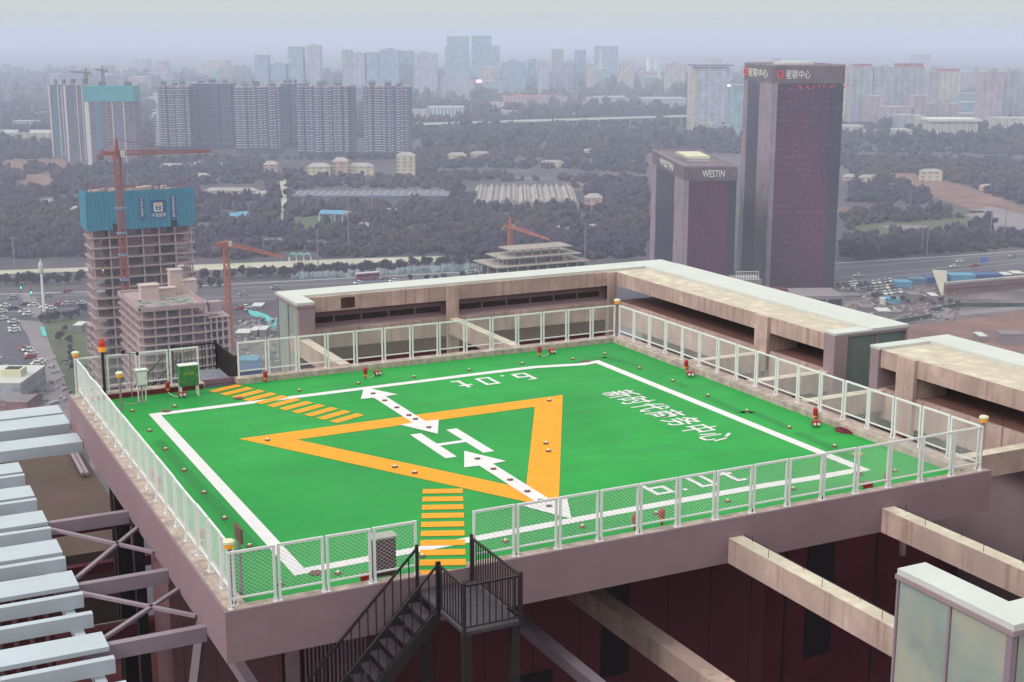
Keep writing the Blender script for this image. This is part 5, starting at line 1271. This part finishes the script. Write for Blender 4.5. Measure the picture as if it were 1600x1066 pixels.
# ---- hazy blocks of the city
def tone(c, k): return tuple(min(1, x*k) for x in c)
FM = [facade('city_lilac', (.52, .50, .60), (.30, .31, .42), 3.4, 4, .5, .6), facade('city_cream', (.62, .53, .46), (.32, .30, .32), 3.4, 4, .5, .5), facade('city_blue', (.34, .44, .55), (.22, .32, .44), 3.6, 3, .6, .7), facade('city_grey', (.42, .43, .48), (.24, .25, .32), 3.4, 4, .5, .6), facade('city_pink', (.50, .38, .43), (.28, .24, .32), 3.4, 4, .5, .6), facade('city_teal', (.33, .46, .52), (.25, .37, .46), 3.6, 3, .7, .7)]  # facade colours lightened to carry part of the distance haze
def city(u0, u1, vb, vt, mi, label, depth=None, crown=1, nm='city_building', grp='hazy city buildings'):
    p0 = at(u0, vb); W = (at(u1, vb)-p0).length; t, p, ax, ay, W, zt = block(nm, label, u0, u1, vb, vt, depth or W*.6, FM[mi], grp)
    if crown == 1: MB().obox(p, ax, ay, W*.4, (depth or W*.6)*.4, zt+.01, zt+W*.09, x0=W*.3, y0=2).build('roof_box', FM[mi], t)
    if crown == 2:
        for f in (.05, .38, .72): MB().obox(p, ax, ay, W*.22, (depth or W*.6)*.5, zt+.01, zt+W*.12, x0=W*f, y0=2).build('roof_box', M['roofr'], t)
    return t, p, ax, ay, W, zt
city(699, 733, 138, 57, 5, 'left hand tower of the faint blue twin towers on the horizon', crown=0); city(737, 768, 138, 56, 5, 'right hand tower of the faint blue twin towers on the horizon', crown=0)
city(768.5, 781, 138, 71, 5, 'lower blue wing against the right twin tower', crown=0); city(696, 700, 137, 72, 5, 'narrow low wing against the left twin tower', crown=0)
t, p, ax, ay, W, zt = city(929, 965, 132, 72, 2, 'lone blue office slab with a pale vertical strip, right of the twin towers', crown=0)
MB().obox(p, ax, ay, W*.12, 2, G, zt-8, x0=W*.18, y0=-1.5).build('pale_strip', M['endw'], t)
t, p, ax, ay, W, zt = city(1088, 1138, 205, 106, 0, 'pale lilac slab tower with thin projecting roof left of the plum towers', crown=0, depth=45)
MB().obox(p, ax, ay, W+12, 50, zt+2, zt+3.5, x0=-8, y0=-3).build('roof_plate', M['res'], t); MB().obox(p, ax, ay, 8.0, 40, G, zt-1, x0=-8.1, y0=1).build('cream_wing', FM[1], t)
city(1136, 1143, 210, 136, 2, 'thin glass slab topped by a glowing white sign', crown=0, depth=10); t, p, ax, ay, W, zt = city(1143.5, 1164, 212, 133, 5, 'teal glass block partly hidden by the tallest plum tower', crown=0, depth=25)
q = at(1134, 209); zz = ztop(q, 134); o = MB().box(q.x, q.y-1, zz-2.5, q.x+10, q.y, zz+1.5).build('glowing_sign', mat('glowing_sign', (.9, .8, .8), .4, .02, 1, emit=((1, .85, .85), 1.6))); tag(o, 'small glowing white roof sign on the thin glass slab', 'sign')
q = at(744, 160); zz = ztop(q, 127); o = MB().box(q.x, q.y-1, zz-3, q.x+12, q.y, zz+3).build('glowing_sign', mat('pink_glow', (.9, .6, .85), .4, .02, 1, emit=((1, .55, .95), 1.6))); tag(o, 'tiny glowing pink sign in the haze below the twin towers', 'sign')
right = [(1319, 1329, 195, 104, 1, 0), (1329.5, 1360, 196, 104, 3, 2), (1361, 1391, 196, 105, 3, 1), (1394, 1441, 190, 105, 3, 2), (1346, 1356, 196, 152, 1, 0), (1356.5, 1380, 198, 150, 4, 0), (1449, 1462, 180, 112, 4, 0), (1462.5, 1497, 180, 112, 1, 2), (1378, 1424, 200, 167, 4, 0), (1426, 1448, 200, 150, 4, 1), (1400, 1424, 207, 180, 3, 0), (1424.5, 1444, 207, 181, 1, 0), (1440, 1500, 196, 162, 4, 1), (1500, 1527, 190, 160, 2, 0), (1498, 1526, 182, 146, 2, 0), (1531, 1562, 205, 112, 4, 1), (1563, 1600, 200, 112, 3, 1), (1600.5, 1650, 200, 120, 4, 1), (1310, 1350, 215, 197, 1, 0), (1351, 1425, 217, 203, 1, 0), (1500, 1545, 200, 178, 4, 0)]
for i, (u0, u1, vb, vt, mi, cr) in enumerate(sorted(right)): city(u0, u1, vb, vt, mi, 'hazy block in the right skyline, %s from the tallest plum tower' % nth(i+1), crown=cr, depth=30, grp='hazy blocks of the right skyline')
t, p, ax, ay, W, zt = city(1456, 1527, 216, 190, 1, 'long cream public building with tall columns at the right', crown=0, depth=40)
b = MB()
for i in range(14): b.obox(p, ax, ay, W/14*.35, 1.5, G, zt-3, x0=W*(i+.3)/14, y0=-1.6)
b.build('columns', M['endw'], t); MB().obox(p, ax, ay, W+6, 46, zt+.01, zt+3, x0=-3, y0=-3).build('cornice', M['endw'], t)
t, p, ax, ay, W, zt = city(1557, 1640, 210, 185, 1, 'second long cream public building with columns at the right picture edge', crown=0, depth=40)
b = MB()
for i in range(16): b.obox(p, ax, ay, W/16*.35, 1.5, G, zt-3, x0=W*(i+.3)/16, y0=-1.6)
b.build('columns', M['endw'], t)
t, p, ax, ay, W, zt = city(644, 668, 190, 171, 1, 'low cream hall just right of the banded towers', crown=0); t, p, ax, ay, W, zt = city(668, 724, 190, 168, 2, 'wide low glass hall with white pillars right of the banded towers', crown=0, depth=50)
b = MB()
for i in range(9): b.obox(p, ax, ay, 1.8, 1.5, G, zt-1, x0=W*(.15+i*.1), y0=-1.6)
b.build('pillars', M['bannerw'], t)
city(1074, 1090, 208, 183, 1, 'small cream block beside the foot of the lilac slab tower', crown=0); city(1090, 1116, 210, 192, 1, 'square cream annex at the foot of the lilac slab tower', crown=0); city(1116, 1140, 212, 195, 2, 'low blue annex right of the cream annex', crown=0)
t, p, ax, ay, W, zt = block('red_roofed_mall', 'long pink building with faded red roof far below the twin towers', 785, 815, 168, 150, 60, M['pink'], roofm=M['roofr']); block('red_roofed_mall', 'second long pink building with faded red roof, right of the first', 815, 915, 165, 151, 60, FM[4], roofm=M['roofr'])
block('low_hall', 'long low lilac hall in the haze right of the red roofs', 915, 1000, 166, 152, 60, FM[0]); block('low_hall', 'long low lilac hall in the haze left of the lilac slab tower', 1005, 1072, 172, 154, 60, FM[0])
block('low_hall', 'curved white hall at the far left edge', -30, 78, 225, 208, 60, FM[1]); block('low_hall', 'long teal grey viaduct wall left of the unfinished towers', -30, 80, 199, 189, 20, FM[3])
mid = [(452, 475, 150, 73), (481, 502, 150, 71), (536, 550, 150, 78), (550.5, 571, 150, 83), (574, 592, 150, 82), (595, 624, 152, 78), (626, 646, 150, 79), (647, 683, 152, 84), (400, 420, 150, 86), (424, 448, 150, 100), (784, 822, 150, 97), (824, 838, 148, 92), (840, 858, 150, 96), (862, 880, 148, 77), (880.5, 897, 146, 96), (897.5, 915, 146, 78), (916, 928, 148, 100), (966, 990, 148, 96), (1040, 1070, 152, 100), (700, 740, 160, 127), (755, 790, 160, 127), (690, 700, 160, 123)]
for i, (u0, u1, vb, vt) in enumerate(sorted(mid)): city(u0, u1, vb, vt, [2, 2, 5, 0, 3, 0][i % 6] if i < 19 else 1, 'faint tower of the middle skyline, %s from the left' % nth(i+1), crown=i % 2, depth=35, grp='faint towers of the middle skyline')
rr_ = random.Random(5)
us_ = sorted(rr_.uniform(-30, 1640) for _ in range(46))
for i in range(46):
    vb = rr_.uniform(118, 152); u = us_[i]; w_ = rr_.uniform(9, 26); hgt = rr_.choice([8, 14, 22, 34]); city(u, u+w_, vb, max(84, vb-hgt-rr_.uniform(0, 14)), rr_.randrange(6), 'very faint block on the horizon, %s from the left edge' % nth(i+1), crown=0, depth=60, nm='horizon_block', grp='very faint blocks at the horizon')
us_ = sorted(rr_.choice([rr_.uniform(-30, 80), rr_.uniform(215, 250), rr_.uniform(645, 1060), rr_.uniform(1320, 1620)]) for _ in range(40))
for i in range(40):
    vb = rr_.uniform(150, 190); u = us_[i]; w_ = rr_.uniform(10, 34); city(u, u+w_, vb, vb-rr_.uniform(3, 9), rr_.choice([0, 1, 3, 4]), 'low hazy building among distant trees, %s from the left' % nth(i+1), crown=0, depth=40, nm='low_block', grp='low buildings among distant trees')
# cable stayed bridge pylon
p0 = at(1014, 140); p1 = at(1030, 140); zt = ztop(p0, 92); t = thing('bridge_pylon', 'two faint white leaning pylons of a distant cable bridge', 'bridge', (p0.x, p0.y, G))
MB().bar((p0.x, p0.y, G), (p0.x, p0.y, zt), 10).build('pylon', M['bannerw'], t); MB().bar((p1.x, p1.y, G), (p0.x+(p1.x-p0.x)*.6, p0.y+(p1.y-p0.y)*.6, zt), 10).build('pylon', M['bannerw'], t); MB().bar((p0.x-60, p0.y, G+12), (p1.x+60, p1.y, G+12), 16, 3).build('deck', M['roofg'], t)

# ---- near the streets
t, p, ax, ay, W, zt = block('flat_roofed_building', 'white flat roofed building with rooftop box at the left picture edge', -60, 34, 628, 598, 26, FM[3], roofm=M['cap'])
MB().obox(p, ax, ay, 7, 6, zt+.01, zt+2.6, x0=W*.55, y0=8).build('roof_box', M['cream'], t); MB().obox(p, ax, ay, 5, 4, zt+2.61, zt+2.8, x0=W*.55+1, y0=9).build('roof_hatch', M['black'], t)
block('flat_roofed_building', 'low brown flat roofed building below the white one at the left', 10, 44, 655, 628, 10, M['infill'], roofm=M['pave'])
for i, (u0, u1, vb, vt, mm, lb) in enumerate([(372, 402, 575, 563, 'bluesh', 'blue roofed site shed seen through the far fence, upper one'), (374, 404, 592, 578, 'bluedk', 'dark blue roofed site shed seen through the far fence, lower one'), (368, 390, 528, 520, 'cap', 'white site cabin left of the glass pier'), (392, 402, 527, 516, 'cap', 'small white site cabin, third from the left by the glass pier'), (405, 416, 527, 515, 'cap', 'small white site cabin closest to the glass pier'), (393, 409, 482, 478, 'cap', 'white van like cabin near the avenue left of the glass pier'), (115, 128, 520, 508, 'cap', 'teal and white site cabin left of the small shell'), (1310, 1345, 470, 462, 'purpd', 'dark roofed shed at the foot of the tallest tower'), (1400, 1425, 449, 441, 'bluesh', 'bright blue tent on the right site, leftmost'), (1422, 1448, 445, 436, 'tealv', 'teal tent on the right site'), (1448, 1485, 443, 434, 'bluedk', 'dark blue tent on the right site'), (1484, 1524, 441, 430, 'bluesh', 'long bright blue tent on the right site'), (1524, 1566, 439, 429, 'bluedk', 'dark purple blue tent on the right site'), (1567, 1581, 436, 429, 'cap', 'white tent on the right site, left of two'), (1583, 1600, 434, 427, 'cap', 'white tent on the right site, right of two'), (1388, 1405, 475, 468, 'bluesh', 'small blue cabin in the rubble'), (1420, 1440, 468, 460, 'pave', 'grey cabin in the rubble, left'), (1455, 1466, 470, 462, 'cap', 'white cabin in the rubble, right'), (1372, 1392, 496, 486, 'cap', 'flat white cabin beside the pit, right of the coping'), (1345, 1365, 489, 480, 'pave', 'pale cabin beside the pit, near the coping'), (1565, 1600, 540, 522, 'pave', 'raw concrete pile cap at the far right behind the coping'), (1530, 1542, 535, 525, 'cap', 'pinkish white block behind the right coping')]):
    block('site_cabin', lb, u0, u1, vb, vt, 8, M[mm] if mm in ('bluesh', 'bluedk', 'tealv') else M['pave'], 'cabins and tents on the building sites', roofm=M[mm])
c = at(1379, 477); t = thing('storage_tank', 'upright white cylinder tank standing in the rubble of the right site', 'tank', (c.x, c.y, G)); MB().tube((c.x, c.y, G), (c.x, c.y, ztop(c, 466)), 1.5, 14).build('shell', M['cap'], t); MB().lathe((c.x, c.y, ztop(c, 466)+.01), [(1.55, 0), (1.3, .3), (.3, .5)], 14).build('lid', M['cap'], t)
# pit wall, teal sheets
p0, p1 = at(1478, 462), at(1660, 446); t = thing('pit_wall', 'long red brown retaining wall of the excavation at the right', 'wall', (p0.x, p0.y, G)); d = (p1-p0).normalized(); nn = Vector((-d.y, d.x, 0))
z1 = ztop(p0, 441); MB().obox(p0, d, nn, (p1-p0).length, 2, G, z1-1.2).build('wall', mat('red_brown_wall', (.24, .12, .11), .9, .15, .1, streak=((.15, .07, .07), .5)), t); MB().obox(p0, d, nn, (p1-p0).length, 2.6, z1-1.19, z1-.2, y0=-.3).build('coping', M['roofp'], t)
MB().obox(p0, d, nn, (p1-p0).length, 2, G+(z1-G)*.45, G+(z1-G)*.5, y0=-.5).build('ledge', M['dark'], t)
p0 = at(1460, 458); b = MB(); b.poly([(*at(1455, 440).xy, z1-.5), (*at(1478, 441).xy, z1-.5), (*at(1480, 462).xy, G+.3), (*at(1470, 462).xy, G+.3)]); tag(b.build('spoil_ramp', M['sand']), 'pale earth ramp at the left end of the red brown pit wall', 'ramp')
def fencerow(label, pl, h, m):
    p = at(*pl[0]); t = thing('site_fence', label, 'fence', (p.x, p.y, G), 'dark fences on the right site')
    for a0, a1 in zip(pl[:-1], pl[1:]):
        p, q = at(*a0), at(*a1); b = MB(); n = int((q-p).length/2.4)
        b.bar((p.x, p.y, G+h*.5), (q.x, q.y, G+h*.5), .12, h*.8)
        for i in range(n+1): c_ = p+(q-p)*i/max(n, 1); b.box(c_.x-.15, c_.y-.15, G, c_.x+.15, c_.y+.15, G+h)
        b.build('fence_run', m, t)
M['gfence'] = mat('green_site_fence', (.035, .07, .055), .8, .2, .3)
fencerow('dark green site fence below the rubble at right, upper run', [(1455, 488), (1500, 480), (1600, 480), (1660, 478)], 2.2, M['gfence']); fencerow('dark site fence next to the white coping', [(1395, 508), (1455, 498)], 2.4, M['gfence'])
b = MB(); r0 = random.Random(3)
for i in range(230):
    u = r0.uniform(1305, 1500); v = r0.uniform(452, 503); p = at(u, v); s = r0.uniform(.4, 1.6)
    b.obox(Vector((p.x, p.y, 0)), *dirs(r0.uniform(0, 90)), s*r0.uniform(1, 2.4), s, G+.2, G+.2+s*r0.uniform(.4, 1.2))
tag(b.build('rubble', mat('mixed_rubble', (.40, .35, .36), .9, .4, .15, c2=(.16, .13, .14), s2=.1)), 'scattered rubble, pallets and stacked material on the right building site', 'rubble', kind='stuff')
b = MB()
for i in range(150):
    u = r0.uniform(366, 436); v = r0.uniform(500, 590) if i % 2 else r0.uniform(498, 530); p = at(u, v); s = r0.uniform(.4, 1.5)
    b.obox(Vector((p.x, p.y, 0)), *dirs(r0.uniform(0, 90)), s*r0.uniform(1, 2.4), s, G+.2, G+.2+s*r0.uniform(.4, 1.2))
for i in range(120):
    u = r0.uniform(0, 108); v = r0.uniform(560, 640); p = at(u, v); s = r0.uniform(.3, 1.2)
    b.obox(Vector((p.x, p.y, 0)), *dirs(r0.uniform(0, 90)), s*r0.uniform(1, 2.4), s, G+.3, G+.3+s*r0.uniform(.3, .8))
tag(b.build('site_material', mat('stacked_material', (.42, .40, .44), .9, .4, .15, c2=(.14, .12, .15), s2=.1)), 'stacked site material and debris on the left building site', 'material', kind='stuff')
for nm, pts, lb in (('ground_sheet', [(386, 486), (402, 488), (418, 494), (430, 503), (426, 508), (410, 500), (392, 494)], 'teal dust sheet lying on the soil left of the glass pier'), ('ground_sheet', [(62, 512), (70, 513), (74, 528), (66, 526)], 'bright teal sheet beside the left lawn'), ('ground_sheet', [(418, 505), (432, 500), (434, 514), (420, 512)], 'teal dust sheet touching the glass pier'), ('ground_sheet', [(50, 603), (62, 602), (64, 610), (54, 611)], 'small teal sheet on the left service lane')):
    b = MB(); P = [at(*q) for q in pts]; b.prism([(p.x, p.y) for p in P], G+.3, G+.5); tag(b.build(nm, M['teal2'] if 'teal2' in M else M.setdefault('teal2', mat('bright_teal_sheet', (.10, .50, .50), .8, .2, .1))), lb, 'sheet')
b = MB(); P = [at(*q) for q in [(42, 630), (58, 628), (57, 634), (41, 637)]]; b.prism([(p.x, p.y) for p in P], G+1, G+3); tag(b.build('orange_sheet', mat('orange_tarp', (.75, .22, .03), .8, .1, .2)), 'orange tarp on the red soil above the louvres', 'tarp')
# unfinished low building beyond the far frame
c = at(800, 436); c = far(775, 424, 640); o = Vector((c.x, c.y, 0)); M['rawsl'] = mat('raw_tan_slab', (.40, .33, .30), .95, .2, .3)
t = thing('building_shell', 'low cream unfinished building just beyond the far concrete frame', 'building', (c.x, c.y, G)); zt = ztop(c, 405)
W = along(Vector((c.x, c.y, zt)), AX, 930)
for k in range(3): MB().obox(o, AX, AY, W*(.95-.16*k), 26-6*k, zt-4.2+3.4*k-.5, zt-4.2+3.4*k, x0=W*.1*k, y0=3*k).build('floor_slab', M['rawsl'], t)
b = MB()
for i in range(9):
    for j in range(3): b.obox(o, AX, AY, .8, .8, G, zt-4.7, x0=1+i*(W*.9)/9, y0=1+j*10)
for i in range(6): b.obox(o, AX, AY, .7, .7, zt-4.2, zt+2.1, x0=W*.24+i*W*.09, y0=7)
b.build('columns', M['rawsl'], t); MB().obox(o, AX, AY, W*.85, 20, G, zt-6, x0=4, y0=3).build('inner_core', M['shellcore'], t)
b = MB()
for i in range(60): p = o+AX*random.uniform(2, W*.8)+AY*random.uniform(1, 20); b.bar((p.x, p.y, zt-4), (p.x+random.uniform(-2, 2), p.y, zt-2.6+random.uniform(0, 2)), .3)
tag(b.build('scaffold', M['colm'], t), kind='stuff')

# ---- vehicles
def car_proto(m, nm, label):
    t = thing(nm, label, 'car', (0, 0, 0)); L, W_ = 3.9, 1.6
    b = MB(); pr = [(0, .25), (0, .62), (.75, .78), (L-.5, .80), (L, .66), (L, .25)]; k = len(b.v)
    for y in (-W_/2, W_/2): b.v += [(x-L/2, y, z) for x, z in pr]
    n = len(pr); b.f += [tuple(range(n-1, -1, -1))[::-1], tuple(range(2*n-1, n-1, -1))]+[(i, n+i, n+(i+1) % n, (i+1) % n)[::-1] for i in range(n)]
    b.build('body', m, t, bevel=.06)
    b = MB(); lo = [(-1.05, -.72), (1.45, -.72), (1.45, .72), (-1.05, .72)]; hi = [(-.45, -.6), (1.0, -.6), (1.0, .6), (-.45, .6)]; b.v = [(x, y, .78) for x, y in lo]+[(x, y, 1.25) for x, y in hi]
    b.f = [(i, (i+1) % 4, 4+(i+1) % 4, 4+i) for i in range(4)]; b.build('windows', M['black'], t)
    MB().prism([(x*1.02, y*1.02) for x, y in hi], 1.245, 1.30).build('roof', m, t)
    for x in (-1.2, 1.2):
        for y in (-.72, .72): MB().tube((x, y-.1, .3), (x, y+.1, .3), .3, 10).build('wheel', M['black'], t)
    return t
CM = [mat('white_car_paint', (.85, .84, .84), .3, .03, 1), mat('silver_car_paint', (.42, .42, .46), .3, .05, 1, metal=.3), mat('dark_car_paint', (.04, .04, .06), .3, .1, 1), mat('red_car_paint', (.42, .04, .04), .3, .05, 1)]
CP = [car_proto(m, 'car', 'car') for m in CM]; cu = set(); CN = ['white', 'silver', 'dark', 'red']
def cars(pts, lab, grp, ang=0, jit=4, wts=(6, 3, 3, 1), sc_=1.25, by=0):
    for i, q in enumerate(sorted(pts, key=lambda q_: q_[by])):
        k = random.choices(range(4), wts)[0]; p = at(*q); p.z = G+.16; a = R(ang+random.uniform(-jit, jit)); lb = CN[k]+' '+lab % nth(i+1)
        if k not in cu:
            cu.add(k); t = CP[k]; t.location = p; t.rotation_euler[2] = a; t.scale = (sc_,)*3; t['label'] = lb; t['group'] = grp
        else: dup(CP[k], p, rz=a, label=lb, group=grp, scale=sc_)
cars([(8, 480), (20, 484), (3, 489), (40, 478), (52, 479), (70, 482), (80, 484), (90, 478), (103, 477), (114, 477), (127, 476)], 'car by the left crossing, %s from the left', 'cars around the left crossing')
cars([(38, 489), (44, 493), (4, 500), (21, 505), (22, 515), (23, 519), (39, 547), (44, 549), (49, 555), (47, 560), (58, 571), (62, 568), (20, 468)], 'car along the left side street, %s from its far end', 'cars on the left side street', by=1, ang=5, wts=(8, 2, 1, 1))
cars([(75, 464), (105, 457), (380, 462), (430, 452), (560, 444), (600, 437), (615, 441), (1490, 418), (1522, 417), (1582, 402), (1500, 410), (1340, 432), (700, 446)], 'car driving on the avenue, %s from the left', 'cars driving on the avenue')
cars([(735, 428), (742, 427), (755, 427), (763, 426), (728, 429)], 'car parked beyond the louvre wall, %s from the left', 'cars parked beyond the louvre wall')
for nm_, pl_ in (('leftmost slanting file', [(1332, 438+i*3.4) for i in range(6)]), ('second row from the avenue', [(1346+i*9, 446-i*1.0) for i in range(6)]), ('third row from the avenue', [(1350+i*9, 455-i*1.0) for i in range(6)]), ('row farthest from the avenue', [(1366+i*8, 462-i*.9) for i in range(6)]), ('short row beside the tallest tower', [(1312+i*8, 447-i*.9) for i in range(4)])):
    cars(pl_, 'car on the right lot, '+nm_+', %s in it', 'cars parked on the right lot', by=1 if 'file' in nm_ else 0, ang=60, wts=(6, 4, 3, 2))
cars([(375, 484), (383, 482), (390, 486)], 'car beside the orange crane foot, %s of three', 'cars near the orange crane')
# bus
p = at(574, 437); t = thing('bus', 'purple and pink bus on the avenue beyond the concrete frame', 'bus', (p.x, p.y, G)); MB().box(p.x-6.5, p.y-1.4, G+.6, p.x+6.5, p.y+1.4, G+3.6).build('body', mat('bus_pink', (.40, .10, .22), .4, .1, .3), t, bevel=.15)
MB().box(p.x-6.2, p.y-1.43, G+1.9, p.x+6.2, p.y-1.4015, G+2.9).build('windows', M['black'], t); MB().box(p.x-6.4, p.y-1.3, G+3.601, p.x+6.4, p.y+1.3, G+3.8).build('roof', M['cap'], t)
for x in (-4.2, 3.8): MB().tube((p.x+x, p.y-1.45, G+.65), (p.x+x, p.y-1.2, G+.65), .55, 12).build('wheel', M['black'], t)
# blue road sign
p = at(1537, 414); zt = ztop(p, 401); t = thing('road_sign', 'blue square road sign over the right avenue', 'sign', (p.x, p.y, G)); MB().tube((p.x, p.y, G), (p.x, p.y, zt), .25, 6).build('post', M['steelm'], t); MB().box(p.x-3, p.y-.35, zt-3.6, p.x+3, p.y-.26, zt).build('plate', mat('sign_blue', (.12, .17, .60), .5, .05, .3), t)

# ================================================================ air
hz = bpy.data.materials.new('haze_air'); hz.use_nodes = True; nt = hz.node_tree; nt.nodes.clear()
pv = nt.nodes.new('ShaderNodeVolumePrincipled'); pv.inputs['Color'].default_value = HAZE_COL; pv.inputs['Density'].default_value = HAZE_D; pv.inputs['Anisotropy'].default_value = 0.0
mo = nt.nodes.new('ShaderNodeOutputMaterial'); nt.links.new(pv.outputs[0], mo.inputs['Volume'])
hb = MB().box(-13800, -13800, G-1, 13800, 13800, CZ+30).build('haze', hz, origin=(0, 0, G-1)); tag(hb, 'thin grey blue haze over the whole city', 'haze', kind='stuff')
